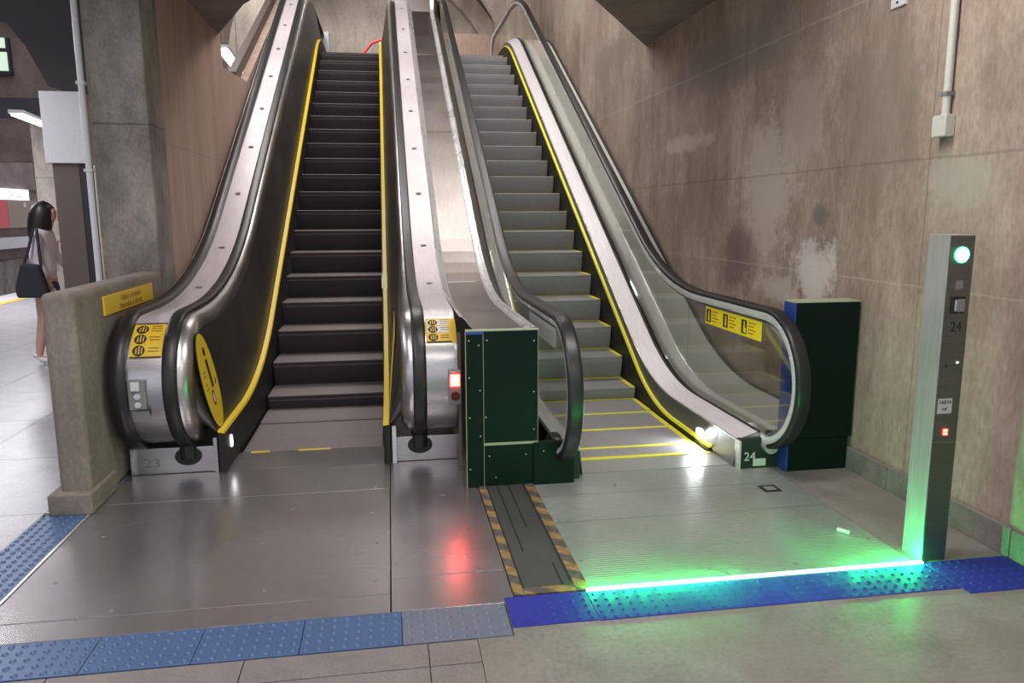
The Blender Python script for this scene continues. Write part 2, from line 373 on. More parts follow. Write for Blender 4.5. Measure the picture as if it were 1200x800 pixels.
class Esc:
    """y0,z0: a nosing point on the 30 degree line; ztop: upper landing height"""
    def __init__(s, y0, z0, ztop): s.y0, s.z0, s.ztop = y0, z0, ztop
    def nos(s, y): return s.z0+(y-s.y0)*T30
    def yat(s, z, h): return s.y0+(z-h-s.z0)/T30
    def line(s, zb, h, zt_h, ys, ye, Tb, Tt=.7):
        """offset line: height zb on the lower landing, h above nosings, zt_h above the top landing"""
        zt = s.ztop+zt_h
        return fillet([(ys, zb), (s.yat(zb, h), zb), (s.yat(zt, h), zt), (ye, zt)], [Tb, Tt])
    def rail(s, cy, cz, R, h, Tb, th, ye=12.6, a0=262):
        zb = cz+R; ln = s.line(zb, h, th, cy, ye, Tb, 1.0)
        top = arc(ye, s.ztop+th-R, R, 90, -80, 22)
        return norm(arc(cy, cz, R, a0, 90, 30)[:-1]+ln[:-1]+top)
def zof(path, y):
    for a, b_ in zip(path, path[1:]):
        if a[0] <= y <= b_[0]: return a[1]+(b_[1]-a[1])*(y-a[0])/max(1e-9, b_[0]-a[0])
    return path[0][1] if y < path[0][0] else path[-1][1]
EL = Esc(2.2267, .5817, 4.62); ER = Esc(2.5027, .7902, 4.62)
PITCH = .4/math.cos(PI/6)

# ================================================================= THE SETTING
# floor: high part flush with the plates, shallow pit below plates and escalators
f = MB()
for a, b_ in (((-7.35, -6.5), (-1.49, 22)), ((-1.49, -6.5), (3.6, -2.235)), ((2.73, -2.235), (3.6, -.2))):
    f.box((a[0], a[1], -.3), (b_[0], b_[1], -.012))
f.box((-1.49, -2.235, -.5), (2.73, 13, -.06)); f.box((2.73, -.2, -.5), (3.6, 13, -.06))
fl = struct('floor', f, 'floor')
# screed over the right of the foreground and beside the wall
fs = MB(); fs.box((.55, -6.5, -.012), (3.25, -2.50, 0)); fs.box((.70, -2.50, -.012), (3.25, -2.235, 0)); fs.box((2.73, -2.235, -.012), (3.25, -.2, 0))
put('screed', fs, 'floor', fl)
# granite slabs of the platform and foreground
slab_meshes = {}
def slab(x0, y0, x1, y1, mat):
    key = (round(x1-x0, 3), round(y1-y0, 3), mat)
    if key not in slab_meshes:
        mb = MB(); mb.box((0.002, 0.002, -.012), (x1-x0-.003, y1-y0-.003, 0)); slab_meshes[key] = mb.mesh('slab', mat)
    link('slab', slab_meshes[key], fl, (x0, y0, 0))
for i in range(6):
    for j in range(13):
        slab(-1.75-.93*(i+1), -1.9+1.1*j, -1.75-.93*i, -1.9+1.1*(j+1), 'granite_wet')
for j in range(1, 13): slab(-1.75, -1.9+1.1*j, -1.49, -1.9+1.1*(j+1), 'granite_wet')
for i in range(6): slab(-1.75-.93*(i+1), -2.8, -1.75-.93*i, -1.9, 'granite_wet')
for i in range(6):
    for (ya, yb) in ((-2.66, -2.50), (-3.5, -2.66), (-4.6, -3.5)):
        slab(-1.75+.4*0+ .7*i if i < 3 else -1.75+.7*i, ya, min(.55, -1.75+.7*(i+1)), yb, 'granite') if -1.75+.7*i < .5 else None
# track pit
tp = MB(); tp.box((-13, -6, -1.4), (-7.35, 40, -1.2)); struct('floor_track_bed', tp, 'ceiling')
yl = MB(); yl.box((-7.32, -6, 0), (-7.16, 22, .004)); put('yellow_line', yl, 'yellow', org=(-7.2, 5, 0), label='yellow safety line along the platform edge', cat='floor marking')
pe = MB(); pe.box((-7.95, -6, -1.2), (-7.35, 22, .0)); struct('trim_2', pe, 'white')

# right wall
wr = MB(); wr.box((3.25, -7, 0), (3.6, 19, 9)); struct('wall_right', wr, 'wall_right')
br = MB()
yy = -6.8
brd = struct('baseboard_right', MB().box((3.235, -6.8, 0), (3.25, -.2, .12)), 'skirt_stone')
k = 0
while yy < -.25:
    L_ = [.83, .62, .95, .74][k % 4]; k += 1
    y1 = min(yy+L_, -.2); mb = MB(); mb.box((3.215, yy+.003, 0), (3.24, y1-.003, .145+.004*(k % 2))); put('stone', mb, 'skirt_stone', brd, bevel=.004); yy = y1
# left wall with its broken upper edge and sloping parapet
wl = MB()
poly = [(1.3, 0), (1.3, 3.6), (3.72, 3.6), (3.80, 3.28), (5.20, 3.36), (5.20, 0)]
wl.prism(poly, 0, -1.9, -1.5)
wl.prism([(5.19, 0), (5.19, 3.33), (9.4, 5.42), (13.2, 5.42), (13.2, 0)], 0, -1.6, -1.5); struct('wall_left', wl, 'wall_left')
cp = MB()
cp.prism([(5.2, 3.33), (9.4, 5.40), (13.2, 5.40), (13.2, 5.54), (9.36, 5.54), (5.12, 3.46)], 0, -1.70, -1.605)
struct('trim_1', cp, 'brown')
pl = MB(); pl.box((-1.905, .9, 0), (-1.50, 1.32, 3.6)); struct('wall_pier', pl, 'pillar', bevel=.012)
# lower ceiling with the chamfered opening over the escalators
ce = MB(); X0, X1 = -13, 3.25
outline = [(X0, -7), (X1, -7), (X1, 3.6), (2.15, 1.80), (1.6, 1.45), (-.45, 1.45), (-1.02, 2.43), (-1.5, 3.68), (-1.9, 3.68), (-1.9, 4.2), (X0, 4.2)]
ce.prism(outline, 2, 3.6, 3.95); struct('ceiling', ce, 'ceiling')
ds = MB(); ds.prism([(-13, 1.6), (-2.2, 1.6), (-2.2, 7.4), (-4.45, 7.6), (-4.5, 6.9), (-3.6, 4.1), (-3.3, 3.0), (-5.0, 3.0), (-13, 3.0)], 2, 3.5, 3.6); struct('ceiling_dark', ds, 'dark_soffit')
# upper hall: end wall, vault, landing floor
ew = MB(); ew.box((-9, 17, 0), (3.6, 17.3, 12)); struct('wall_back', ew, 'vault')
lw = MB(); lw.box((-1.5, 13.0, 4.3), (3.25, 17, 4.62)); struct('floor_landing', lw, 'granite')
va = MB()
def vault(cx, R, zc, y0, y1, n=28):
    pts = [(cx+R*math.cos(PI*i/n), zc+R*.9*math.sin(PI*i/n)) for i in range(n+1)]
    out = [(cx+(R+.35)*math.cos(PI*i/n), zc+(R*.9+.35)*math.sin(PI*i/n)) for i in range(n+1)]
    return pts+out[::-1]
va.prism(vault(.3, 5.2, 5.2, 0, 0), 1, 3.0, 17); struct('ceiling_vault', va, 'vault', edge=True)
for k_, yv in enumerate((14.2, 16.7)):
    rb = MB(); c_, R_ = .2, 3.1
    pts = [(c_+R_*math.cos(PI*i/24), 5.0+R_*math.sin(PI*i/24)) for i in range(25)]
    pts2 = [(c_+(R_+.5)*math.cos(PI*i/24), 5.0+(R_+.5)*math.sin(PI*i/24)) for i in range(25)]
    rb.prism(pts+pts2[::-1], 1, yv, yv+.28); struct('trim_%d' % (3+k_), rb, 'vault', edge=True)
lo = MB(); lo.box((.75, 15.2, 4.62), (3.0, 15.5, 6.25)); struct('wall_upper', lo, 'wall_left')
# station wall beyond the pillar
bw = MB(); bw.box((-13, 22, -1.2), (-1.5, 22.3, 7)); 
sw = MB(); sw.box((-13.3, -6, -1.2), (-13, 40, .14)); sw.box((-13.3, -6, .14), (-13.2, 40, 2.62)); sw.box((-13.35, -6, 2.62), (-13.0, 40, 9)); struct('wall_left_far', sw, 'ceiling')
sg = MB(); sg.box((-13, 4, -1.19), (-12.96, 40, .10)); struct('wall_track', sg, 'pillar')
cm = MB(); cm.box((-6.0, 9.8, 0), (-5.55, 10.3, 3.6)); struct('wall_column', cm, 'pillar')
cm = MB(); cm.box((-5.54, 10.0, 0), (-4.2, 10.3, 3.6)); struct('wall_grey', cm, 'vault')
fb = MB(); fb.box((-13, 15.8, 3.0), (-2, 16.1, 9)); struct('wall_over_tracks', fb, 'ceiling')

# things across the tracks
t = empty('platform_billboard', (-13, 24.8, 1.25), 'brown wood panel with red end on the wall across the tracks', 'panel')
put('board', MB().box((-13, 24.15, 1.25), (-12.93, 26.4, 2.22)), 'wood', t)
put('red_panel', MB().box((-13, 22.6, 1.25), (-12.93, 24.13, 2.22)), 'red', t, label='red end panel')
put('notice', MB().box((-12.94, 25.35, 1.98), (-12.92, 25.52, 2.14)), 'white', t)
t = empty('station_sign', (-13, 24.5, 2.4), 'lit white station sign with blue lettering across the tracks', 'sign')
put('sign_board', MB().box((-12.98, 22.6, 2.23), (-12.88, 25.75, 2.61)), 'lit_white', t)
text('lettering', 'Sé  Luz', .30, (-12.87, 24.7, 2.42), (0, 1, 0), (0, 0, 1), 'signblue', t)
t = MB().box((-13, 4, .56), (-12.6, 40, .93)); put('ledge', t, 'white', org=(-12.8, 24, .56), label='long pale ledge running low on the wall across the tracks', cat='ledge')
# windows high at the left
w1 = empty('window_1', (-9, 15.8, 5), 'high window pair at the upper left', 'window'); del w1['label']; del w1['category']; w1['kind'] = 'structure'
put('window_frame', MB().box((-9.6, 15.70, 5.05), (-8.72, 15.8, 6.2)), 'dark_soffit', w1)
put('pane', MB().box((-9.5, 15.66, 5.68), (-8.80, 15.70, 6.12)), 'daylight', w1)
put('pane', MB().box((-9.5, 15.66, 5.15), (-8.78, 15.70, 5.58)), 'daylight', w1)
# beam and lamps at the left
put('overhead_beam', MB().box((-8.5, 9.0, 3.32), (-5.35, 9.35, 3.62)), 'dark_soffit', org=(-7, 9, 3.3), label='dark overhead beam crossing above the platform at left', cat='beam')
def tube_lamp(loc, L_, ang, label, axis=0):
    t = empty('fluorescent_lamp', loc, label, 'lamp', 'fluorescent lamps')
    d = Vector((math.cos(ang), math.sin(ang), 0)); p = Vector(loc); q = Vector((-d.y, d.x, 0))
    put('lamp_body', MB().quadslab(p-d*L_/2-q*.1, p+d*L_/2-q*.1, p+d*L_/2+q*.1, p-d*L_/2+q*.1, .05), 'white', t)
    for s_ in (-.05, .05):
        put('tube', MB().tube([p-d*L_/2+q*s_-Vector((0, 0, .025)), p+d*L_/2+q*s_-Vector((0, 0, .025))], .018, 8), 'tube', t)
    return t
tube_lamp((-5.42, 8.45, 3.22), 1.5, math.radians(98), 'fluorescent lamp lit under the dark beam above the platform')
t = tube_lamp((-2.36, 9.0, 4.31), 2.0, math.radians(92.6), 'fluorescent lamp in the opening above the left wall')
for yy in (8.4, 9.6): put('suspension_rod', MB().tube([(-2.36, yy, 4.34), (-2.36, yy, 9.1)], .008, 6), 'grey', t)
t = tube_lamp((.9, 13.6, 7.9), 3.0, math.radians(5), 'fluorescent lamp over the upper landing')

# ================================================================= PARAPET, SIGN, PIPES
t = empty('concrete_parapet', (-1.575, 0, 0), 'low concrete parapet wall beside the left escalator newel', 'parapet')
put('wall_body', MB().box((-1.662, -.80, 0), (-1.492, .905, 1.262)), 'parapet', t, bevel=.035, seg=4)
put('plinth', MB().box((-1.705, -.865, 0), (-1.47, -.45, .125)), 'parapet', t, bevel=.01)
t = empty('wall_notice', (-1.49, .12, 1.13), 'yellow notice plate on the concrete parapet', 'sign')
put('plate', MB().box((-1.492, -.368, 1.076), (-1.480, .602, 1.196)), 'yellow_sign', t, bevel=.003)
text('lettering', 'Utilize corrimão', .055, (-1.4795, .12, 1.158), (0, 1, 0), (0, 0, 1), 'brownink', t, squash=1.1)
text('lettering', 'Mantenha à direita', .055, (-1.4795, .12, 1.108), (0, 1, 0), (0, 0, 1), 'brownink', t, squash=1.1)
t = empty('wall_pipe', (-1.955, .87, 0), 'tall pale grey pipe on the left edge of the concrete pillar', 'pipe')
put('pipe', MB().tube([(-1.932, .870, 0), (-1.932, .870, 3.55)], .022, 12), 'pipe', t, smooth=True)
for z in (.7, 2.0, 2.62, 3.3): put('clip', MB().box((-1.960, .842, z), (-1.904, .90, z+.022)), 'pipe', t)
t = empty('electrical_conduit', (3.23, -1.48, 2.1), 'painted conduit ending in a box high on the right wall', 'conduit')
put('pipe', MB().tube([(3.225, -1.485, 2.17), (3.225, -1.485, 3.6)], .021, 12), 'conduit', t, smooth=True)
put('junction_box', MB().box((3.19, -1.535, 2.085), (3.25, -1.430, 2.20)), 'conduit', t, bevel=.006)
put('clip', MB().box((3.20, -1.515, 2.30), (3.25, -1.455, 2.32)), 'grey', t)
put('clip', MB().box((3.20, -1.515, 3.05), (3.25, -1.455, 3.07)), 'grey', t)
t = empty('wall_plate', (3.25, -1, 2.9), 'small white plate at the top of the right wall', 'plate')
put('plate', MB().box((3.235, -1.06, 2.875), (3.25, -.93, 2.99)), 'white', t); put('screw', MB().disc((3.235, -.99, 2.90), (-1, 0, 0), .008, .008, .004, 8), 'ink', t)

# totem by the platform
t = empty('information_totem', (-2.87, 3.05, 0), 'brown totem with a white box head behind the parapet', 'totem')
put('column', MB().box((-3.02, 3.0, 0), (-2.775, 3.22, 2.19)), 'brown', t, bevel=.004)
put('side_trim', MB().box((-2.772, 3.0, 0), (-2.715, 3.2, 2.19)), 'blackmat', t)
put('head_box', MB().box((-3.06, 2.95, 2.19), (-2.69, 3.28, 2.87)), 'white', t, bevel=.004)

# ================================================================= STEPS
def cleat_profile(x0, x1, pitch=.017, d=.006):
    n = int((x1-x0)/pitch); pitch = (x1-x0)/n; pts = []
    for i in range(n):
        a = x0+i*pitch; pts += [(a, 0), (a+pitch*.5, 0), (a+pitch*.5, -d), (a+pitch, -d)]
    return pts
def tread_mesh(W, mats):
    mb = MB(); prof = cleat_profile(-W/2+.003, W/2-.003)
    path = [(PITCH-.006, 0, 0, 1), (0.006, 0, 0, 1), (.0, -.006, -.7, .7)]
    mb.sweep(prof, path, closed=False)
    a = MB(); a.box((-W/2+.003, .008, -.05), (W/2-.003, PITCH-.006, -.0055)); mb.poly(a.v, a.f)
    return mb.mesh('tread', mats)
def riser_mesh(W, mats):
    mb = MB(); prof = cleat_profile(-W/2+.003, W/2-.003)
    pts = []
    for i in range(9):
        u = i/8; z = -.006-u*.262; y = .068*u**1.7; pts.append((y, z))
    path = []
    for i, p in enumerate(pts):
        a = Vector(pts[max(0, i-1)]); b_ = Vector(pts[min(8, i+1)]); tt = (b_-a).normalized(); path.append((p[0], p[1], tt.y, -tt.x))
    mb.sweep(prof, path, closed=False)
    return mb.mesh('riser', mats)
def step_positions(E, comb_y):
    base = fillet([(comb_y-3, 0), (E.yat(0, 0), 0), (E.yat(E.ztop, 0), E.ztop), (14, E.ztop)], [.42, .55], 20)
    # dense resample
    den = []
    for a, b_ in zip(base, base[1:]):
        L_ = math.hypot(b_[0]-a[0], b_[1]-a[1]); n = max(1, int(L_/.004))
        den += [(a[0]+(b_[0]-a[0])*i/n, a[1]+(b_[1]-a[1])*i/n) for i in range(n)]
    i0 = min(range(len(den)), key=lambda i: abs(den[i][0]-E.y0)); out = [den[i0]]
    cur = i0
    for i in range(i0, len(den)):
        if math.hypot(den[i][0]-den[cur][0], den[i][1]-den[cur][1]) >= PITCH:
            cur = i; out.append(den[i])
            if den[i][0] > 10.2: break
    cur = i0
    for i in range(i0, -1, -1):
        if math.hypot(den[i][0]-den[cur][0], den[i][1]-den[cur][1]) >= PITCH:
            cur = i; out.insert(0, den[i])
            if den[i][0] < comb_y-.0: break
    return out
def steps(esc, E, x0, x1, comb_y, tm, rm, lines):
    W = x1-x0; me = tread_mesh(W, tm); mr = riser_mesh(W, rm); cx = (x0+x1)/2
    if lines:
        a = MB(); a.box((-W/2+.003, PITCH-.045, -.004), (W/2-.003, PITCH-.008, .0015)); rear = a.mesh('rear_line', 'yellow_lemon')
        a = MB(); a.box((-.022, .004, -.004), (.022, PITCH-.045, .0015)); side = a.mesh('side_line', 'yellow_lemon')
    for (y, z) in step_positions(E, comb_y):
        z -= .008
        if y < comb_y-PITCH: continue
        s_ = link('step', me, esc, (cx, y, z))
        link('riser', mr, s_, (cx, y, z))
        if lines:
            link('rear_line', rear, s_, (cx, y, z), label='yellow line')
            for sx in (-1, 1): link('side_line', side, s_, (cx+sx*(W/2-.026), y, z), label='yellow line')

def rail_profile(xc, w, top=0, th=.042):
    pts = []
    for i in range(13):
        a = PI*i/12; pts.append((xc+w/2*math.copysign(abs(math.cos(a))**.55, math.cos(a)), top-th*.55+th*.55*abs(math.sin(a))**.7))
    pts += [(xc-w/2+.004, top-th), (xc+w/2-.004, top-th)]
    return pts
def pstrip(x, w, t=.006, n0=0): return [(x-w/2, n0), (x+w/2, n0), (x+w/2, n0+t), (x-w/2, n0+t)]
def ruled(mb, A, B, n=None):
    """two equal-length 3D polylines -> quads"""
    k_ = len(A); mb.poly(list(A)+list(B), [(i, i+1, i+1+k_, i+k_) for i in range(k_-1)]); return mb
def bpath(y0, y1, path): return [p for p in path if y0 <= p[0] <= y1]
def zipped(path, ys): return [(y, zof(path, y)) for y in ys]

# ================================================================= LEFT ESCALATOR
esc = empty('escalator', (-.347, -.2, 0), 'left escalator with dark steps, solid steel sides and yellow step edging', 'escalator', None)
XL0, XL1 = -.8465, .1538
steps(esc, EL, XL0, XL1, .165, 'tread_l', 'riser_l', False)
put('comb_plate', MB().box((XL0-.03, -.21, -.03), (XL1+.08, .17, .003)), 'plate', esc)
cb = MB()
for i in range(58): cb.box((XL0+.004+i*.0172, .165, -.01), (XL0+.012+i*.0172, .20, .002))
put('comb_teeth', cb, 'grey', esc, kind='stuff')
put('comb_mark', MB().box((-.78, .158, .003), (-.65, .180, .006)), 'yellow', esc, label='yellow worn paint on comb')
put('comb_mark', MB().box((-.45, .158, .003), (-.22, .180, .006)), 'yellow', esc, label='yellow worn paint on comb')
put('upper_comb_plate', MB().box((XL0, 10.1, 4.58), (XL1, 13.0, 4.625)), 'steel', esc)
RL = EL.rail(-.07, .62, .455, .97, 1.15, 1.02)
skl = EL.line(.285, .21, .20, -.26, 12.5, .9)             # skirt top line
botl = EL.line(-.1, -.35, -.3, -.2, 12.5, .5)
ys_all = [-.26+.09*i for i in range(int((12.5+.26)/.09)+1)]
def side(sx, fwd):
    """fwd=1: right side mirrored about the step centre"""
    mx_ = lambda x: x if not fwd else -.694-x
    # black skirt below the yellow edging
    A = [(mx_(-.862), y, zof(skl, y)) for y in ys_all]; B = [(mx_(-.862), y, max(-.05, zof(botl, y)) if y < 9 else 4.3) for y in ys_all]
    put('skirt', ruled(MB(), A, B), 'blackmat', esc)
    # yellow edging
    put('edging_strip', MB().sweep([(mx_(-.858), -.012), (mx_(-.900), -.004), (mx_(-.900), .010), (mx_(-.864), .006)], norm(skl)), 'yellow', esc, label='yellow edging strip')
    # dark inner panel
    top = [p for p in RL]
    U = []; Lw = []
    nA = 30
    for i, (y, z, ny, nz) in enumerate(RL):
        if y > 12.4: break
        if i < 5: continue
        u = (y-ny*.115, z-nz*.115)
        if i <= nA: lw_y = -.26+(i-5)/(nA-5)*.30; lw_y = max(-.26, min(u[0], lw_y)) if u[0] > -.26 else -.26
        else: lw_y = u[0]
        lw_y = max(-.26, lw_y)
        q_ = 1 if u[0] < .3 else max(.55, 1-(u[0]-.3)*.28)
        U.append((mx_(-1.066+.081*q_), u[0], u[1])); Lw.append((mx_(-.902), lw_y, zof(skl, lw_y)))
    put('inner_panel', ruled(MB(), U, Lw), 'panel_dark', esc, edge=True, label='dark inner panel')
    # bright shoulder between handrail and panel
    prof = [(mx_(-1.066), -.030), (mx_(-1.045), -.032), (mx_(-1.018), -.045), (mx_(-.998), -.068), (mx_(-.988), -.095), (mx_(-.984), -.125)]
    sh = MB(); pts = []; pth = RL[:-12]; kp = len(prof); xr = mx_(-1.066)
    for (y, z, ny, nz) in pth:
        q = 1 if y < .3 else max(.55, 1-(y-.3)*.28)
        pts += [(xr+(px-xr)*q, y+pn*ny, z+pn*nz) for (px, pn) in prof]
    sh.poly(pts, [(i*kp+j, i*kp+j+1, (i+1)*kp+j+1, (i+1)*kp+j) for i in range(len(pth)-1) for j in range(kp-1)])
    put('shoulder_trim', sh, 'steel', esc, smooth=True)
    put('handrail', MB().sweep(rail_profile(mx_(-1.107), .088, 0, .05), RL), 'black', esc, smooth=True)
    # wide deck outside the handrail, wrapping down as the newel front
    x0, x1 = mx_(-1.148), mx_(-1.352)
    put('deck', MB().sweep([(x0, -.030), (x1, -.030), (x1, -.045), (x0, -.045)], RL[26:]), 'deck', esc, smooth=True)
    put('newel_front', MB().sweep([(x0, -.031), (x1, -.031), (x1, -.046), (x0, -.046)], RL[:27]), 'steel', esc, smooth=True)
    slots = []
    yk = 1.0
    for j in range(13):
        y = 1.0+.93*j
        if j % 1 == 0:
            c = (mx_(-1.255)); p = min(RL, key=lambda q: abs(q[0]-y)+(0 if q[1] > .9 else 9)); tt = (p[3], -p[2])
            y_, z_ = y, zof([(q[0], q[1]) for q in RL[30:-23]], y)
            b0 = Vector((c-.024, y_, z_-.026)); d = Vector((0, math.cos(PI/6 if y > 2 and y < 9 else .2), math.sin(PI/6 if y > 2 and y < 9 else .2)))*.03
            put('deck_clip', MB().quadslab(b0, b0+Vector((.048, 0, 0)), b0+Vector((.048, 0, 0))+d, b0+d, .004), 'grey', esc)
side(1, 0); side(1, 1)
# outer black guard band of the left side
put('outer_band', MB().sweep([(-1.352, -.05), (-1.352, -.004), (-1.372, .012), (-1.425, .012), (-1.445, -.004), (-1.445, -.06)], RL[:-10]), 'black', esc, smooth=True, label='black outer guard band')
put('band_edge_trim', MB().sweep([(-1.446, -.008), (-1.446, -.030), (-1.452, -.030), (-1.452, -.008)], RL[28:-10]), 'bright', esc, label='bright trim')
A = [(-1.448, y, zof([(q[0], q[1]-.05) for q in RL[30:-23]], y)) for y in ys_all]; B = [(-1.448, y, max(-.02, zof(botl, y)) if y < 9 else 4.3) for y in ys_all]
put('outer_cladding', ruled(MB(), A, B), 'steel', esc)
# newel bases
def base(x0, x1, y0, num):
    b_ = put('newel_base', MB().box((x0, y0, 0), (x1, .6, .175)), 'steel', esc, bevel=.004)
    return b_
bl = base(-1.46, -.935, -.20, '23'); brr = base(.235, .685, -.205, '')
text('number', '23', .085, (-1.335, -.2025, .075), (1, 0, 0), (0, 0, 1), 'grey', esc, squash=1.25)
put('corner_post', MB().box((.224, -.240, 0), (.252, -.20, .262)), 'pipe', esc, bevel=.002)
put('corner_post', MB().box((-.94, -.235, 0), (-.915, .1, .24)), 'steel', esc, bevel=.002)
for x in (-1.107, .413):
    put('handrail_inlet', MB().disc((x, -.2065, .115), (0, -1, 0), .085, .062, .004, 20, u=(1, 0, 0)), 'blackmat', esc, label='black handrail inlet')
    put('inlet_brush', MB().tube([(x, -.15, .22), (x, -.19, .17), (x, -.20, .10)], [.06, .055, .05], 12), 'blackmat', esc)
# skirt light
lens = MB().disc((-.8615, -.06, .165), (1, 0, 0), .022, .042, .006, 20, u=(0, 1, 0))
put('skirt_face', MB().box((-.905, -.235, 0), (-.863, .17, .285)), 'blackmat', esc)
put('skirt_face', MB().box((.169, -.235, 0), (.211, .17, .285)), 'blackmat', esc)
put('skirt_light', lens, 'white_led', esc, label='glowing white oval lamp')
# upper end closing panels and newels
put('newel_end_panel', MB().box((-1.44, 12.5, 4.62), (-.93, 12.9, 5.6)), 'steel', esc)
put('newel_end_panel', MB().box((.22, 12.5, 4.62), (.68, 12.9, 5.6)), 'steel', esc)
# stickers on the newel fronts follow the curve
def curved_patch(x0, x1, a0, a1, off, R=.455, cy=-.07, cz=.62, n=8, th=.0015):
    ring = arc(cy, cz, R+off, a0, a1, n); r2 = arc(cy, cz, R+off+th, a0, a1, n)
    mb = MB(); pts = []
    for (p, q) in zip(ring, r2): pts += [(x0, *p), (x1, *p), (x1, *q), (x0, *q)]
    fs_ = []
    for i in range(n):
        for j in range(4): fs_.append((i*4+j, i*4+(j+1) % 4, i*4+4+(j+1) % 4, i*4+4+j))
    fs_ += [(0, 1, 2, 3), (n*4, n*4+1, n*4+2, n*4+3)]
    return mb.poly(pts, fs_)
def on_arc(deg, off): return (-.07+(.455+off)*math.cos(math.radians(deg)), .62+(.455+off)*math.sin(math.radians(deg)))
def newel_sticker(x0, x1, a0, a1, rows, white_row=False):
    st = put('safety_sticker', curved_patch(x0, x1, a0, a1, -.030), 'yellow_sign', esc, label='yellow pictogram sticker')
    put('sticker_footer', curved_patch(x0+.004, x1-.004, a1-1.7, a1-.3, -.0283, n=2), 'ink', st)
    W = x1-x0
    n = rows; da = (a1-a0-3)/n
    for i in range(n):
        am = a0+1.5+da*(i+.5); y, z = on_arc(am, -.0278); nr = Vector((0, math.cos(math.radians(am)), math.sin(math.radians(am))))
        if white_row and i < n-1:
            put('sticker_field', curved_patch(x0+.01, x1-.02, am-da*.42, am+da*.42, -.0283, n=3), 'white', st)
        cx = x0+W*.28; upv = Vector((1, 0, 0)).cross(nr)
        put('pictogram', MB().disc((cx, y, z), nr, W*.19, .455*math.radians(da)*.42, .0012, 20, u=(1, 0, 0)), 'ink', st)
        m2 = MB(); vv = nr.cross(Vector((1, 0, 0)))*-1
        if vv.z < 0: vv = -vv
        for (dx, h_, w_) in ((-.4, .35, .18), (.05, .7, .2), (.5, .45, .16)):
            c0 = Vector((cx+dx*W*.19, y, z))+nr*.0012; hh = .455*math.radians(da)*.42
            m2.quadslab(c0-Vector((w_*W*.1, 0, 0))-vv*hh*.6, c0+Vector((w_*W*.1, 0, 0))-vv*hh*.6, c0+Vector((w_*W*.1, 0, 0))+vv*hh*(h_-.2), c0-Vector((w_*W*.1, 0, 0))+vv*hh*(h_-.2), .001)
            m2.disc(c0+vv*hh*(h_), nr, W*.024, W*.024, .001, 10)
        put('pictogram_figure', m2, 'yellow_sign', st, kind='stuff')
        m3 = MB()
        for r_ in (-.22, .05, .30) if i < 1 else (-.1, .15):
            c0 = Vector((x0+W*.56, y, z))+vv*.455*math.radians(da)*r_
            m3.quadslab(c0, c0+Vector((W*.32, 0, 0)), c0+Vector((W*.32, 0, 0))+vv*.007, c0+vv*.007, .001)
        put('sticker_lines', m3, 'brownink', st, kind='stuff')
newel_sticker(-1.345, -1.155, 116, 152, 3)
newel_sticker(.462, .632, 118, 146, 3, True)
# keyed control box on the left newel
kb = put('key_switch', MB().box((-1.345, -.515, .515), (-1.245, -.44, .70)), 'grey', esc, bevel=.006, label='grey key switch plate')
put('white_button', MB().box((-1.325, -.528, .635), (-1.275, -.514, .690)), 'white', kb, bevel=.003)
for z in (.60, .548): put('key_lock', MB().disc((-1.290, -.515, z), (0, -1, 0), .019, .019, .010, 16), 'bright', kb)
put('lower_plate', MB().quadslab((-1.335, -.492, .44), (-1.235, -.492, .44), (-1.235, -.505, .505), (-1.335, -.505, .505), -.004), 'grey', esc)
# red signal on the right newel
rs = put('red_signal', MB().box((.595, -.525, .47), (.675, -.44, .695)), 'grey', esc, bevel=.004, label='red signal lamp box')
put('lit_lens', MB().box((.606, -.533, .590), (.666, -.524, .668)), 'red_led', rs, bevel=.003, label='glowing red lens')
put('lit_core', MB().disc((.636, -.533, .629), (0, -1, 0), .020, .020, .004, 16), 'red_core', rs)
put('dark_lens', MB().disc((.636, -.525, .525), (0, -1, 0), .028, .030, .006, 20), 'darkred', rs)
put('signal_top', MB().box((.600, -.532, .683), (.670, -.518, .692)), 'bright', rs)
# oval safety sticker on the inner face of the left newel
def on_face(y, z):
    """inner panel plane near the newel: x from -.985 (upper) to -.902 (bottom)"""
    tt = max(0, min(1, (z-.285)/(.93-.285))); return -.902-.083*tt+.004
c0 = Vector((on_face(-.22, .60)-.003, -.205, .615)); upd = Vector((on_face(0, .9)-on_face(0, .3), -.10, .6)).normalized(); nrm_ = Vector((1, -.05, .13)).normalized()
fwd_ = upd.cross(nrm_).normalized()
ov = put('oval_sticker', MB().disc(c0, nrm_, .335, .165, .003, 40, u=upd), 'ink', esc, label='yellow oval sticker with pictogram')
put('oval_field', MB().disc(c0+nrm_*.004, nrm_, .325, .155, .001, 40, u=upd), 'yellow_sign', ov, label='yellow field')
def onov(u_, v_, t=.0055): return c0+upd*u_*.32+fwd_*v_*.14+nrm_*t
vsgn = 1 if fwd_.y > 0 else -1
def q4(pts): return MB().quadslab(*[onov(a, b_*vsgn) for a, b_ in pts], .001 if True else 0)
gm = MB(); gm.disc(onov(.62, .12*vsgn), nrm_, .030, .020, .001, 14, u=upd)
for pts in ([(.45, -.02), (.45, .28), (-.12, .34), (-.16, .06)], [(-.12, .16), (-.12, .36), (-.50, .30), (-.50, .10)],
            [(-.10, .62), (-.02, .82), (-.50, .62), (-.56, .40)], [(-.30, -.72), (-.30, -.44), (-.86, -.10), (-.80, -.36)], [(-.62, .66), (-.54, .72), (-.84, .06), (-.90, .10)]):
    a = q4(pts); gm.poly(a.v, a.f)
put('pictogram', gm, 'ink', ov)
put('green_mark', MB().disc(onov(-.36, -.06*vsgn), nrm_, .055, .026, .001, 18, u=upd), 'green_ply', ov)
put('white_mark', MB().disc(onov(-.36, -.06*vsgn, .0068), nrm_, .034, .012, .001, 18, u=upd), 'white', ov)
lm = MB()
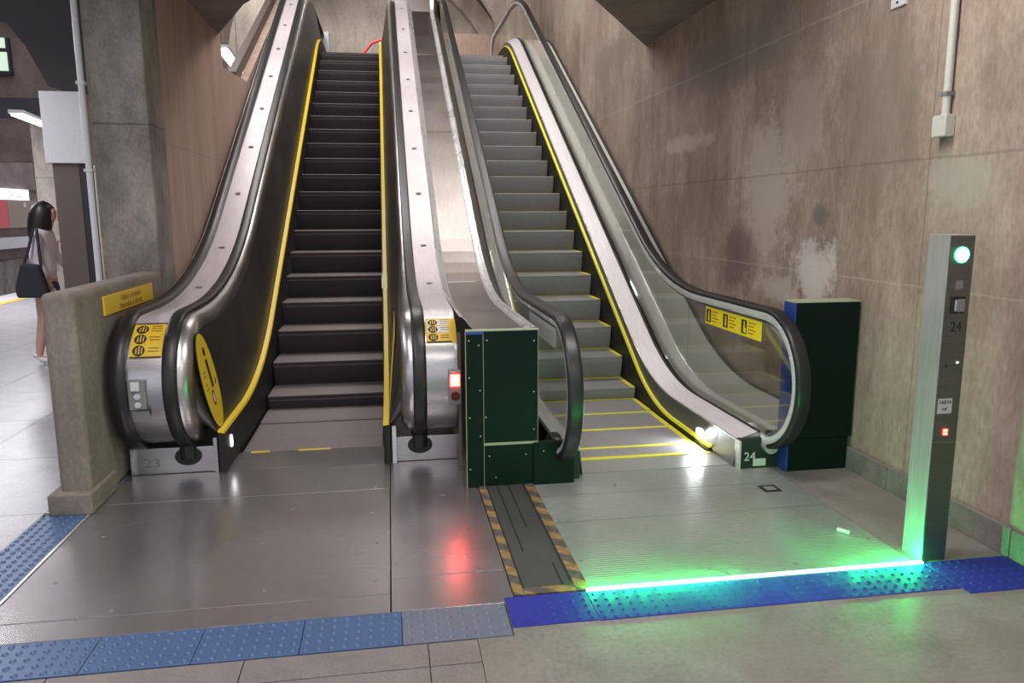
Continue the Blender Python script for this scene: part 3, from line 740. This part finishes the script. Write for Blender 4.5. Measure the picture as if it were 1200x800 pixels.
for (u_, w_) in ((.28, .42), (.20, .34), (.02, .3), (-.08, .42)):
    a = MB().quadslab(onov(u_, -.75*vsgn), onov(u_, (-.75+w_)*vsgn), onov(u_-.03, (-.75+w_)*vsgn), onov(u_-.03, -.75*vsgn), .001); lm.poly(a.v, a.f)
put('sticker_lines', lm, 'brownink', ov, kind='stuff')
# yellow inner sticker on the right newel's inner face
ys_ = MB().quadslab((.214, -.10, .36), (.222, .55, .42), (.268, .95, .90), (.262, .05, .83), -.003)
put('inner_sticker', ys_, 'yellow_sign', esc, label='yellow sticker on the inner face')
put('outer_sticker', curved_patch(.633, .6605, 118, 146, -.0295), 'yellow_sign', esc, label='yellow sticker wrapped round the corner')
# right newel outer cheek
ck = MB(); ck.prism([(-.07+.425*math.cos(math.radians(a)), .62+.425*math.sin(math.radians(a))) for a in range(90, 271, 10)]+[(.9, .19), (.9, 1.045)], 0, .640, .658)
put('newel_cheek', ck, 'steel', esc)
cl = EL.line(1.03, .92, .96, .3, 12.5, 1.15)
A = [(.656, y, zof(cl, y)-.02) for y in ys_all[8:]]; B = [(.657, y, zof(cl, y)-.9) for y in ys_all[8:]]
put('outer_cladding', ruled(MB(), A, B), 'steel', esc)

# ================================================================= STEEL INFILL
inf = empty('steel_infill', (.9, -.7, .98), 'brushed steel infill deck between the two escalators', 'cladding')
il = norm(EL.line(.975, .80, .85, -.745, 9.25, .95))
prof_strip = [(.662, .075), (.678, .072), (.70, .05), (.728, .012), (.742, .0)]
prof_flat = [(.742, 0), (.90, .004), (1.055, 0)]
prof_ridge = [(1.055, 0), (1.066, .018), (1.078, .018), (1.088, .002), (1.098, .002), (1.108, .020), (1.122, .020), (1.134, 0)]
prof_slope = [(1.134, 0), (1.19, -.04), (1.245, -.16)]
joints = [-.745, .25, 1.45, 4.5, 6.9, 9.25]
def resamp(path, y0, y1, n):
    P_ = [(p[0], p[1]) for p in path]; pts = [(y0+(y1-y0)*i/n, zof(P_, y0+(y1-y0)*i/n)) for i in range(n+1)]; return norm(pts)
for i, (a, b_) in enumerate(zip(joints, joints[1:])):
    seg_ = resamp(il, a+.006, b_-.006, 14)
    # a little hand-beaten waviness along the ridge
    put('flat_panel', MB().sweep(prof_flat, seg_, closed=False), 'steel_long', inf)
    if i: put('slope_panel', MB().sweep(prof_slope, seg_, closed=False), 'steel_long', inf)
    wv = MB(); nS = 60; sg2 = resamp(il, a+.006, b_-.006, nS); k_ = len(prof_ridge); pts = []
    for q, (y, z, ny, nz) in enumerate(sg2):
        jt = random.uniform(-.003, .003); pts += [(px+jt+random.uniform(-.0015, .0015), y+pn*ny, z+pn*nz) for (px, pn) in prof_ridge]
    wv.poly(pts, [(u_*k_+j, u_*k_+j+1, (u_+1)*k_+j+1, (u_+1)*k_+j) for u_ in range(nS) for j in range(k_-1)])
    put('ridge_trim', wv, 'bright', inf, smooth=True)
for i, (a, b_) in enumerate(zip([-.60, 2.2, 5.2], [2.2, 5.2, 9.25])):
    put('side_strip', MB().sweep(prof_strip, resamp(il, a+.004, b_-.004, 24), closed=False), 'bright', inf, smooth=True)
il2 = resamp(il, .25, 9.25, 40)
A = [(1.245, p[0]-.16*p[2], p[1]-.16*p[3]) for p in il2]; B = [(1.245, p[0]-.16*p[2], max(0, p[1]-1.3)) for p in il2]
put('side_panel', MB().box((1.126, -.74, 0), (1.134, .25, .965)), 'steel_long', inf)
put('side_panel', MB().box((1.13, .25, 0), (1.245, .26, .86)), 'steel_long', inf)
put('side_panel', ruled(MB(), A, B), 'steel_long', inf)
put('front_panel', MB().prism([(.70, 0), (1.125, 0), (1.125, .965), (.70, .965)], 1, -.745, -.72), 'steel_long', inf)
put('corner_filler', MB().box((.6615, -.47, 0), (.6805, -.44, .93)), 'steel_long', esc)
put('top_box', MB().box((.72, 9.3, 4.9), (1.2, 10.4, 5.50)), 'steel_long', inf, bevel=.01)

# ================================================================= RIGHT ESCALATOR
esc2 = empty('escalator', (1.953, -.4, 0), 'right escalator with glass sides, grey steps and lemon yellow lines', 'escalator')
XR0, XR1 = 1.453, 2.453
steps(esc2, ER, XR0, XR1, -.375, 'tread_r', 'riser_r', True)
put('comb_plate', MB().box((XR0-.03, -.66, -.03), (XR1+.03, -.372, .003)), 'plate_right', esc2)
put('comb_stripe', MB().box((XR0, -.405, .003), (XR1, -.372, .007)), 'yellow_lemon', esc2, label='yellow comb line')
cb = MB()
for i in range(58): cb.box((XR0+.004+i*.0172, -.375, -.01), (XR0+.012+i*.0172, -.34, .002))
put('comb_teeth', cb, 'yellow_lemon', esc2, kind='stuff')
put('upper_comb_plate', MB().box((XR0, 10.1, 4.58), (XR1, 13.0, 4.625)), 'steel', esc2)
RR = ER.rail(-.68, .60, .472, 1.03, .8, 1.05, ye=12.4, a0=268)
ysr = [-.70+.09*i for i in range(int((12.4+.7)/.09)+1)]
skr = ER.line(.035, .18, .16, -.36, 12.4, .5)
dki = ER.line(.19, .26, .24, -.70, 12.4, .6)
dko = ER.line(.235, .34, .32, -.70, 12.4, .6)
bor = ER.line(-.1, -.35, -.3, -.70, 12.4, .5)
outd = ER.line(.25, .30, .30, -.70, 12.4, .7)
for sd in (0, 1):
    X = (lambda x: x) if sd == 0 else (lambda x: 3.906-x+.015)
    GX = 2.692 if sd == 0 else 1.283
    RX = 2.702 if sd == 0 else 1.290
    sg_ = 1 if sd == 0 else -1
    ysk = [y for y in ysr if y >= -.36]
    put('skirt', ruled(MB(), [(X(2.463), y, zof(skr, y)) for y in ysk], [(X(2.463), y, max(-.05, zof(bor, y)) if y < 9 else 4.3) for y in ysk]), 'blackmat', esc2)
    put('brush_strip', MB().sweep([(X(2.458), -.006), (X(2.486), -.004), (X(2.486), .016), (X(2.464), .012)], norm(skr)), 'yellow_lemon', esc2, label='yellow brush strip', smooth=False)
    put('skirt_panel', ruled(MB(), [(X(2.500), y, zof(dki, y)) for y in ysr], [(X(2.480), y, zof(skr, y) if y > -.36 else 0.0) for y in ysr]), 'skirt_grey', esc2)
    put('deck_edge', MB().sweep([(X(2.496), -.004), (X(2.508), -.004), (X(2.508), .004), (X(2.496), .004)], norm(dki)), 'bright', esc2)
    put('inner_deck', ruled(MB(), [(X(2.505), y, zof(dki, y)+.003) for y in ysr], [(X(2.648), y, zof(dko, y)) for y in ysr]), 'deck_right', esc2, edge=True)
    put('gasket', MB().sweep([(X(2.648), -.004), (X(2.668), -.004), (X(2.668), .008), (X(2.648), .008)], norm(dko)), 'blackmat', esc2)
    gx0, gx1 = (GX-.006, GX+.006)
    # glass panels
    pj = [-2, .66, 2.30, 4.1, 5.9, 7.7, 9.5, 11.0, 13.5]
    RRp = [(p[0]-p[2]*.062, p[1]-p[3]*.062) for p in RR]
    for i, (a, b_) in enumerate(zip(pj, pj[1:])):
        lo_, hi_ = a+.004, b_-.004
        if i == 0: top = [p for p in RRp[3:] if p[0] <= hi_ and p[0] < 5]+[(hi_, zof(RRp[32:-24], hi_))]; bt = [(y, zof(dko, y)) for y in [hi_-(hi_+.60)*q/6 for q in range(7)]]
        elif i == len(pj)-2: top = [(lo_, zof(RRp[32:-24], lo_))]+[p for p in RRp[60:-4] if p[0] > lo_]; bt = [(y, zof(dko, y)) for y in (12.3, lo_)]
        else:
            n = 10; top = [(lo_+(hi_-lo_)*q/n, zof(RRp[32:-24], lo_+(hi_-lo_)*q/n)) for q in range(n+1)]
            bt = [(hi_-(hi_-lo_)*q/n, zof(dko, hi_-(hi_-lo_)*q/n)) for q in range(n+1)]
        mb = MB(); mb.prism(top+bt, 0, gx0, gx1)
        put('glass_panel', mb, 'glass', esc2)
    put('rail_track', MB().sweep([(RX-.026, -.080), (RX+.026, -.080), (RX+.022, -.105), (RX-.022, -.105)], RR[2:-3]), 'skirt_grey', esc2, smooth=False)
    put('rail_trim', MB().sweep([(RX-.045, -.034), (RX-.047, -.064), (RX-.036, -.082), (RX+.036, -.082), (RX+.047, -.064), (RX+.045, -.034)], RR[1:-3], closed=True), 'trim_pale', esc2, smooth=True)
    put('handrail', MB().sweep(rail_profile(RX+.004*sg_, .094, 0, .045), RR), 'black', esc2, smooth=True)
    # ends of the balustrade base
    xa, xb = sorted((X(2.500), X(2.668)))
    put('base_end', MB().prism([(X(2.500), 0), (X(2.668), 0), (X(2.668), .235), (X(2.500), .190)], 1, -.705, -.69), 'steel', esc2)
# outer deck reaching the wall, with a black joint line
put('outer_deck', ruled(MB(), [(2.712, y, zof(dko, y)-.02) for y in ysr], [(3.205, y, zof(outd, y)) for y in ysr]), 'outer', esc2)
put('wall_joint', MB().sweep(pstrip(3.215, .022, .02, -.006), norm(outd)), 'blackmat', esc2)
put('outer_deck_end', MB().box((2.712, -.70, 0), (3.205, -.68, .24)), 'blackmat', esc2)
put('newel_base', MB().box((2.505, -.745, 0), (2.78, -.69, .20)), 'blackmat', esc2)
put('newel_base', MB().box((1.22, -.745, 0), (1.41, -.69, .18)), 'blackmat', esc2)
put('base_trim', MB().box((2.492, -.760, 0), (2.506, -.69, .195)), 'bright', esc2)
put('inlet_housing', MB().tube([(2.702, -.80, .155), (2.702, -.66, .165), (2.702, -.5, .19)], [.048, .056, .06], 14), 'bright', esc2, smooth=True)
put('inlet_housing', MB().tube([(1.290, -.80, .155), (1.290, -.66, .165), (1.290, -.5, .19)], [.048, .056, .06], 14), 'blackmat', esc2, smooth=True)
text('number', '24', .085, (2.575, -.748, .08), (1, 0, 0), (0, 0, 1), 'lightgrey', esc2)
put('small_label', MB().box((2.60, -.749, .015), (2.69, -.745, .065)), 'lightgrey', esc2)
put('skirt_light', MB().disc((2.482, -.13, .080), (-1, 0, .15), .055, .026, .006, 24, u=(0, 1, 0)), 'white_led', esc2, label='glowing white oval lamp')
area((2.458, -.13, .085), .11, .045, 2.6, (.92, .95, 1), (1.6, -.45, .0))
# stickers on the glass near the newel
for sd, gx in ((0, 2.684), (1, 1.275)):
    y0_, y1_ = (.300, -.615); z0_, z1_ = .832, .965
    st = put('glass_sticker', MB().box((gx-.002, y1_, z0_), (gx, y0_, z1_)), 'yellow_bright' if sd == 0 else 'lightgrey', esc2, label='yellow pictogram sticker' if sd == 0 else 'pale back of the sticker')
    if sd == 0:
        for i in range(3):
            ya = y0_-.02-i*.30
            put('pictogram', MB().box((gx-.004, ya-.078, z0_+.018), (gx-.002, ya, z1_-.018)), 'ink', st)
            fg = MB(); c_ = Vector((gx-.0045, ya-.045, z0_+.045))
            fg.box((gx-.0055, ya-.056, z0_+.028), (gx-.004, ya-.034, z0_+.083)); fg.disc((gx-.004, ya-.045, z0_+.095), (-1, 0, 0), .010, .010, .0015, 10)
            if i == 2: fg.box((gx-.0055, ya-.072, z0_+.024), (gx-.004, ya-.058, z0_+.060))
            put('pictogram_figure', fg, 'yellow_bright', st)
            lm = MB()
            for r_ in range(4): lm.box((gx-.0035, ya-.21+.03*(r_ % 2), z1_-.032-.024*r_), (gx-.002, ya-.10, z1_-.025-.024*r_))
            put('sticker_lines', lm, 'brownink', st, kind='stuff')
# upper newel panel
put('newel_end_panel', MB().box((2.50, 12.0, 4.62), (2.72, 12.4, 5.0)), 'steel', esc2)

# ================================================================= FLOOR PLATES
def screws(parent, pts, z):
    mb = MB()
    for (x, y) in pts: mb.disc((x, y, z), (0, 0, 1), .010, .010, .0015, 10)
    put('screws', mb, 'grey', parent, kind='stuff')
fp = empty('floor_plate', (-.4, -1.2, 0), 'worn brushed steel floor plate before the left escalator', 'floor plate')
for (x0, y0, x1, y1) in ((-1.485, -.72, .205, -.215), (-1.485, -2.07, .205, -.72), (.205, -1.92, .748, -.215), (-1.485, -2.235, .205, -2.07), (.205, -2.235, .748, -1.92)):
    put('steel_sheet', MB().box((x0+.0025, y0+.0025, -.04), (x1-.0025, y1-.0025, .0)), 'plate', fp, bevel=.002)
put('side_sheet', MB().box((-1.485, -.212, -.04), (-.88, .6, -.002)), 'plate', fp)
put('side_sheet', MB().box((.236, -.212, -.04), (.748, .6, -.002)), 'plate', fp)
screws(fp, [(-.354, -.977), (.114, -.691), (-.45, -1.428), (.136, -1.517), (.134, -1.931), (.616, -1.926), (-.362, -1.947), (-.988, -2.025), (-1.334, -1.711), (.60, -.60), (.52, -.9), (-1.3, -1.2), (.1, -1.1)], .0)
put('edge_trim', MB().box((-1.500, -2.24, -.02), (-1.485, -.86, .004)), 'bright', fp)
fp2 = empty('floor_plate', (1.9, -1.3, 0), 'pale ribbed steel floor plate before the right escalator', 'floor plate')
for i, (y0, y1) in enumerate(((-1.02, -.662), (-1.42, -1.02), (-1.80, -1.42), (-2.175, -1.80))):
    put('steel_sheet', MB().box((1.098, y0+.0015, -.04), (2.728, y1-.0015, .0)), 'plate_right', fp2)
put('steel_sheet', MB().box((1.098, -.659, -.04), (1.42, -.40, 0)), 'plate_right', fp2)
put('steel_sheet', MB().box((2.486, -.659, -.04), (2.728, -.2, -.001)), 'plate_right', fp2)
rb = MB()
for i in range(70): rb.box((1.10, -2.165+i*.0213, 0), (2.72, -2.165+i*.0213+.006, .0012))
put('ribs', rb, 'plate_right', fp2, kind='stuff')
screws(fp2, [(1.13, -1.4), (1.13, -1.9), (2.5, -1.5), (2.67, -1.9), (2.15, -2.1), (1.6, -.9)], .0012)
put('access_hatch', MB().box((2.47, -1.18, .001), (2.58, -1.07, .004)), 'groove', fp2, label='small dark floor hatch')
put('hatch_lid', MB().box((2.492, -1.155, .004), (2.558, -1.095, .006)), 'grey', fp2)
for nm_, x, y in (('cable_stub', 2.57, -1.78), ): put(nm_, MB().tube([(x, y, .012), (x+.035, y-.05, .012)], .012, 8), 'white', fp2)

# cable trench cover between plates
cc = empty('rubber_mat', (.92, -1.5, 0), 'dark rubber mat strip between the two steel floor plates', 'mat')
put('mat', MB().box((.795, -2.13, -.03), (1.035, -.75, .006)), 'rubber', cc)
for (x, ya, yb) in ((.865, -1.75, -.76), (.935, -1.45, -.76), (1.028, -2.1, -.76), (.985, -2.13, -1.9), (.800, -2.13, -.76)):
    put('groove', MB().box((x-.004, ya, .004), (x+.004, yb, .0072)), 'groove', cc)
for nm_, a, b_, lab in (('left', (.750, -2.19, -.03), (.795, -.75, .007), 'black and yellow hazard tape along the left of the rubber mat'),
                       ('right', (1.037, -2.19, -.03), (1.096, -.75, .007), 'black and yellow hazard tape along the right of the rubber mat'),
                       ('end', (.797, -2.19, -.03), (1.035, -2.132, .008), 'short hazard tape across the near end of the rubber mat')):
    put('hazard_tape', MB().box(a, b_), 'hazard', org=((a[0]+b_[0])/2, (a[1]+b_[1])/2, 0), label=lab, cat='tape', group='hazard tapes')

# ================================================================= TACTILE STRIPS
def dome(mb, x, y, z, r, h, long=False):
    n = 8; o = len(mb.v); rx = r*(1.35 if long else 1)
    for (k_, hh) in ((1, 0), (.72, .7), (.3, 1)):
        mb.v += [(x+rx*k_*math.cos(2*PI*i/n), y+r*k_*math.sin(2*PI*i/n), z+h*hh) for i in range(n)]
    for ring in (0, 1):
        for i in range(n): mb.f.append((o+ring*n+i, o+ring*n+(i+1) % n, o+(ring+1)*n+(i+1) % n, o+(ring+1)*n+i)); mb.mi.append(0)
    mb.f.append(tuple(o+2*n+i for i in range(n))); mb.mi.append(0)
def strip(label, mats, pitch, r, h, group='tactile strips'):
    """mats: list of (x0,y0,x1,y1,material)"""
    x0, y0, x1, y1, m0 = mats[0]
    t = empty('tactile_strip', ((x0+x1)/2, (y0+y1)/2, 0), label, 'tactile strip', group)
    for (x0, y0, x1, y1, mm) in mats:
        put('mat', MB().box((x0+.0015, y0+.0015, -.012), (x1-.0015, y1-.0015, .004)), mm, t, bevel=.0015)
        mb = MB(); nx = max(1, round((x1-x0)/pitch)); ny = max(1, round((y1-y0)/pitch))
        for i in range(nx):
            for j in range(ny): dome(mb, x0+(i+.5)*(x1-x0)/nx, y0+(j+.5)*(y1-y0)/ny, .004, r, h)
        put('domes', mb, mm, t, kind='stuff', smooth=True)
strip('worn pale blue tactile strip in front of the left steel plate', [(-1.75+i*.4, -2.50, -1.35+i*.4, -2.24, 'blue_worn') for i in range(5)]+[(.25, -2.50, .695, -2.24, 'blue_grey')], .0525, .0135, .007)
strip('worn pale blue tactile strip leading to the parapet foot', [(-1.752, -2.24+i*.46, -1.502, -1.78+i*.46, 'blue_worn') for i in range(3)], .0525, .0135, .007)
strip('deep blue tactile strip under the green light line', [(.70, -2.445, 1.072, -2.195, 'blue'), (1.072, -2.45, 1.95, -2.21, 'blue'), (1.95, -2.45, 2.766, -2.21, 'blue'), (2.766, -2.50, 3.21, -2.19, 'blue')], .050, .009, .004)

# ================================================================= LIGHT LINE AND SIGNAL POST
ll = empty('light_line', (1.9, -2.19, 0), 'glowing green light line on the floor edge by the post', 'light')
put('channel', MB().box((1.075, -2.207, -.01), (2.762, -2.176, .004)), 'steel', ll)
for i in range(21):
    d_ = bpy.data.lights.new('green_light', 'POINT'); d_.energy = .68 if i < 20 else 2.6; d_.color = (.015, 1, .17); d_.shadow_soft_size = 0
    o_ = bpy.data.objects.new('green_light', d_); C.objects.link(o_); o_.location = Vector((1.11+i*.0815 if i < 20 else 2.70, -2.191, .03))*S
put('led_diffuser', MB().box((1.078, -2.202, .004), (2.760, -2.181, .010)), 'green_core', ll, label='glowing green diffuser')
sp_ = empty('signal_post', (2.83, -2.11, 0), 'stainless signal post with a round green lamp', 'signal post')
put('post_body', MB().box((2.762, -2.176, 0), (2.896, -2.04, 1.583)), 'post_steel', sp_, bevel=.002)
put('front_cover', MB().box((2.768, -2.180, .604), (2.890, -2.176, 1.578)), 'post_front', sp_, label='darker front cover')
put('lower_cover', MB().box((2.768, -2.180, .004), (2.890, -2.176, .60)), 'post_front', sp_)
put('green_ring', MB().disc((2.829, -2.180, 1.492), (0, -1, 0), .036, .036, .003, 28), 'green_led', sp_, label='green lamp rim')
put('green_lamp', MB().disc((2.829, -2.183, 1.492), (0, -1, 0), .029, .029, .004, 28), 'green_core', sp_, label='glowing green lamp')
put('speaker_patch', MB().box((2.812, -2.1815, 1.335), (2.848, -2.180, 1.375)), 'grey', sp_)
hw = put('button_housing', MB().box((2.795, -2.188, 1.222), (2.866, -2.178, 1.300)), 'blackmat', sp_, bevel=.008, seg=3)
put('button', MB().box((2.815, -2.198, 1.230), (2.858, -2.186, 1.290)), 'grey', hw, bevel=.008, seg=3)
put('button_trim', MB().tube([(2.812, -2.190, 1.235), (2.812, -2.190, 1.285)], .004, 6), 'bright', hw)
text('number', '24', .066, (2.833, -2.1808, 1.158), (1, 0, 0), (0, 0, 1), 'ink', sp_, squash=.9)
put('tiny_led', MB().disc((2.858, -2.180, .990), (0, -1, 0), .005, .005, .002, 10), 'green_core', sp_)
put('tiny_hole', MB().disc((2.800, -2.180, .975), (0, -1, 0), .005, .008, .001, 10), 'ink', sp_)
lb = put('asset_label', MB().box((2.775, -2.1815, .745), (2.850, -2.180, .818)), 'lightgrey', sp_, label='pale number label')
text('lettering', '16834', .026, (2.812, -2.182, .800), (1, 0, 0), (0, 0, 1), 'ink', lb)
text('lettering', 'inf', .026, (2.812, -2.182, .768), (1, 0, 0), (0, 0, 1), 'ink', lb)
for dz in (0, .016):
    for dx in (0, .012): put('red_led', MB().box((2.818+dx, -2.183, .640+dz), (2.827+dx, -2.180, .652+dz)), 'red_led', sp_, label='tiny red led')
for z in (.60, .72, 1.08):
    for x in (2.775, 2.883): put('screw', MB().disc((x, -2.180, z), (0, -1, 0), .003, .003, .001, 8), 'ink', sp_)

# ================================================================= GREEN BOARD BOXES
gb = empty('board_box', (.95, -.78, 0), 'dark green board box between the escalators with a low step', 'box', 'dark green board boxes')
put('side_board', MB().box((.682, -.800, 0), (.785, -.788, .985)), 'green_ply', gb)
put('core', MB().box((.690, -.787, 0), (1.118, -.752, .975)), 'green_ply', gb)
put('main_board', MB().box((.789, -.800, .285), (1.124, -.788, .985)), 'green_ply', gb)
put('lower_board', MB().box((.789, -.800, 0), (1.095, -.788, .268)), 'green_ply', gb)
put('lower_board', MB().box((1.098, -.815, 0), (1.357, -.803, .275)), 'green_ply', gb)
put('lower_core', MB().box((1.10, -.802, 0), (1.352, -.752, .27)), 'green_ply', gb)
for a, b_ in (((.682, -.803, .985), (1.128, -.750, .992)), ((.786, -.8005, .268), (1.128, -.786, .2845)), ((.786, -.801, 0), (.7885, -.79, .985)), ((.678, -.801, 0), (.6815, -.79, .985)), ((1.1245, -.799, .285), (1.1275, -.755, .985))):
    put('board_edge', MB().box(a, b_), 'ply_edge', gb, label='pale raw board edge')
put('tape_corner', MB().box((.682, -.8025, .967), (.79, -.7995, .987)), 'film', gb, label='blue tape scrap')
mb = MB()
for (x, z) in ((.70, .93), (.76, .90), (.70, .70), (.765, .62), (.70, .45), (.765, .33), (.70, .12), (.81, .93), (1.10, .92), (1.10, .6), (1.10, .36), (.82, .20), (1.05, .20), (.86, .06), (1.16, .22), (1.31, .2), (.80, .45)):
    mb.disc((x, -.8005 if x < 1.13 else -.8155, z), (0, -1, 0), .0045, .0045, .0015, 8)
put('screws', mb, 'lightgrey', gb, kind='stuff')
gb2 = empty('board_box', (3.02, -.84, 0), 'tall dark green board box against the right wall', 'box', 'dark green board boxes')
put('box_body', MB().box((2.795, -.838, .0), (3.212, -.74, 1.112)), 'green_ply', gb2)
put('front_board', MB().box((2.790, -.850, .222), (3.232, -.838, 1.118)), 'green_ply', gb2, bevel=.002)
put('lower_board', MB().box((2.790, -.846, 0), (3.210, -.838, .218)), 'green_ply', gb2)
put('side_board', MB().box((2.778, -.850, 0), (2.790, -.72, 1.118)), 'film', gb2, label='blue side board')
put('board_edge', MB().box((2.778, -.851, 1.118), (3.232, -.70, 1.126)), 'ply_edge', gb2, label='pale raw board edge')

# upper landing items
t = MB(); pts = [(-.25, 15.0, 4.9), (.1, 15.0, 5.45), (.45, 15.0, 5.62), (.9, 15.0, 5.66)]
put('red_railing', t.tube([(-1.0, 14.5, 4.65), (-.35, 14.5, 5.42), (-.05, 14.5, 5.80), (.3, 14.5, 5.93), (1.0, 14.5, 5.96)], .035, 10), 'red', org=(0, 14.5, 4.65), smooth=True, label='red curved railing at the top of the left escalator', cat='railing')

# ================================================================= WOMAN
wo = empty('person', (-3.70, 4.12, 0), 'woman in white shirt and dark shorts seen side on with bag', 'person')
H = 1.83; wx, wy = -3.745, 4.12
def skinbody(name, verts, edges, mat, parent, root=0, sub=2):
    me = bpy.data.meshes.new(name); o_ = ORG[parent]
    me.from_pydata([tuple((Vector(v[0])-o_)*S) for v in verts], edges, [])
    o = bpy.data.objects.new(name, me); C.objects.link(o); o.parent = parent; ORG[o] = o_
    sk = o.modifiers.new('skin', 'SKIN'); sk.use_smooth_shade = True
    for i, v in enumerate(verts):
        sv = me.skin_vertices[0].data[i]; r = v[1]; r = r if isinstance(r, tuple) else (r, r)
        sv.radius = (r[0]*S, r[1]*S); sv.use_root = (i == root)
    ss = o.modifiers.new('sub', 'SUBSURF'); ss.levels = sub; ss.render_levels = sub
    me.materials.append(M_[mat]); return o
def W(x, y, z): return (wx+x+.17*z, wy+y, z*H)
# facing +x; body continuous: pelvis root, spine, neck, head, arms, legs
V = [(W(0, 0, .53), (.13, .10)), (W(-.01, 0, .62), (.115, .085)), (W(-.01, 0, .72), (.14, .10)), (W(-.02, 0, .80), (.12, .09)), (W(.01, 0, .845), .048), (W(.035, 0, .875), .05), (W(.04, 0, .93), (.082, .095)), (W(.035, 0, .975), (.06, .07)),
     (W(-.02, -.16, .805), .055), (W(-.03, -.20, .66), .042), (W(.10, -.20, .52), .034), (W(.15, -.19, .475), .030),
     (W(-.02, .16, .805), .055), (W(.02, .20, .66), .042), (W(.18, .17, .60), .034), (W(.24, .15, .60), .030),
     (W(0, -.085, .50), .095), (W(.01, -.09, .28), .058), (W(-.01, -.09, .16), .058), (W(-.03, -.09, .045), .036),
     (W(.02, .085, .50), .095), (W(.06, .09, .28), .058), (W(.05, .09, .16), .058), (W(.04, .09, .045), .036),
     (W(.06, -.095, .022), .034), (W(.13, .095, .022), .034)]
Ed = [(0, 1), (1, 2), (2, 3), (3, 4), (4, 5), (5, 6), (6, 7), (3, 8), (8, 9), (9, 10), (10, 11), (3, 12), (12, 13), (13, 14), (14, 15), (0, 16), (16, 17), (17, 18), (18, 19), (0, 20), (20, 21), (21, 22), (22, 23), (19, 24), (23, 25)]
skinbody('body', V, Ed, 'skin', wo)
# face details
fc = MB(); fc.tube([W(.115, 0, .935), W(.140, 0, .917), W(.118, 0, .912)], [.010, .015, .010], 8); fc.disc(W(.115, 0, .895), (1, 0, 0), .02, .008, .01, 10, u=(0, 1, 0))
put('nose', fc, 'skin', wo, smooth=True)
for sy in (-1, 1): put('eye', MB().disc(W(.108, sy*.032, .937), (1, sy*.3, 0), .012, .007, .006, 10, u=(0, 1, 0)), 'ink', wo)
# hands: palm and five fingers each
for hx, hy, hz, d in ((.15, -.19, .475, Vector((.45, 0, -.9))), (.24, .15, .60, Vector((1, -.1, -.1)))):
    d.normalize(); p = Vector(W(hx, hy, hz)); hm = MB(); side_ = Vector((0, 1, 0)); hm.tube([p, p+d*.05, p+d*.09], [.026, .034, .030], 8)
    for k_ in range(4):
        b0 = p+d*.085+side_*(k_-1.5)*.016; L_ = (.055, .068, .064, .05)[k_]
        hm.tube([b0, b0+d*L_*.6, b0+d*L_+Vector((0, 0, -.015))], [.009, .0085, .006], 6)
    b0 = p+d*.03+side_*.03; hm.tube([b0, b0+d*.03+side_*.02, b0+d*.06+side_*.022], [.011, .010, .007], 6)
    put('hand', hm, 'skin', wo, smooth=True)
skinbody('shirt', [(W(0, 0, .500), (.175, .150)), (W(-.01, 0, .63), (.140, .115)), (W(-.01, 0, .73), (.155, .120)), (W(-.02, 0, .805), (.13, .10)), (W(0, 0, .835), .065),
     (W(-.02, -.165, .805), .072), (W(-.03, -.205, .66), .060), (W(.09, -.205, .535), .050), (W(-.02, .165, .805), .072), (W(.02, .205, .66), .060), (W(.16, .175, .605), .048)],
     [(0, 1), (1, 2), (2, 3), (3, 4), (3, 5), (5, 6), (6, 7), (3, 8), (8, 9), (9, 10)], 'shirt', wo)
skinbody('shorts', [(W(0, 0, .565), (.145, .12)), (W(0, 0, .52), (.155, .13)), (W(0, -.085, .48), .115), (W(.01, -.09, .405), .105), (W(.02, .085, .48), .115), (W(.03, .09, .405), .105)],
     [(0, 1), (1, 2), (2, 3), (1, 4), (4, 5)], 'shorts', wo)
hr = MB(); hp = [(x-.02, z_, r_) for x, z_, r_ in [(.02, 1.005, .02), (.015, .998, .06), (.012, .98, .095), (.002, .95, .122), (-.015, .915, .130), (-.03, .88, .126), (-.04, .84, .120), (-.05, .80, .108), (-.055, .77, .085), (-.05, .745, .04)]]
hr.tube([W(x, 0, z) for x, z, r in hp], [r for x, z, r in hp], 20)
put('hair', hr, 'hair', wo, smooth=True)
for (fx, fy) in ((-.02, -.09), (.05, .09)):
    sm = MB(); 
    skinbody('shoe', [(W(fx-.03, fy, .030), (.050, .045)), (W(fx+.04, fy, .026), (.046, .040)), (W(fx+.13, fy, .018), (.040, .030)), (W(fx-.03, fy, .055), (.042, .036))], [(0, 1), (1, 2), (0, 3)], 'shoe', wo)
bg = empty('shoulder_bag', (wx-.12, wy-.27, .9), 'black shoulder bag hanging behind the woman in the white shirt', 'bag')
bgm = MB(); cx, cz = wx+.09, 1.0
bgm.prism([(cx-.15, cz-.21), (cx+.15, cz-.21), (cx+.165, cz-.13), (cx+.10, cz+.15), (cx-.08, cz+.17), (cx-.16, cz-.10)], 1, wy-.40, wy-.29)
put('bag_body', bgm, 'bag', bg, bevel=.03, seg=3)
put('strap', MB().tube([(cx-.07, wy-.345, cz+.13), (wx+.07, wy-.31, 1.30), (wx+.12, wy-.235, 1.545), (wx+.15, wy-.235, 1.535), (cx+.11, wy-.345, cz+.12)], .016, 8), 'bag', bg, smooth=True)
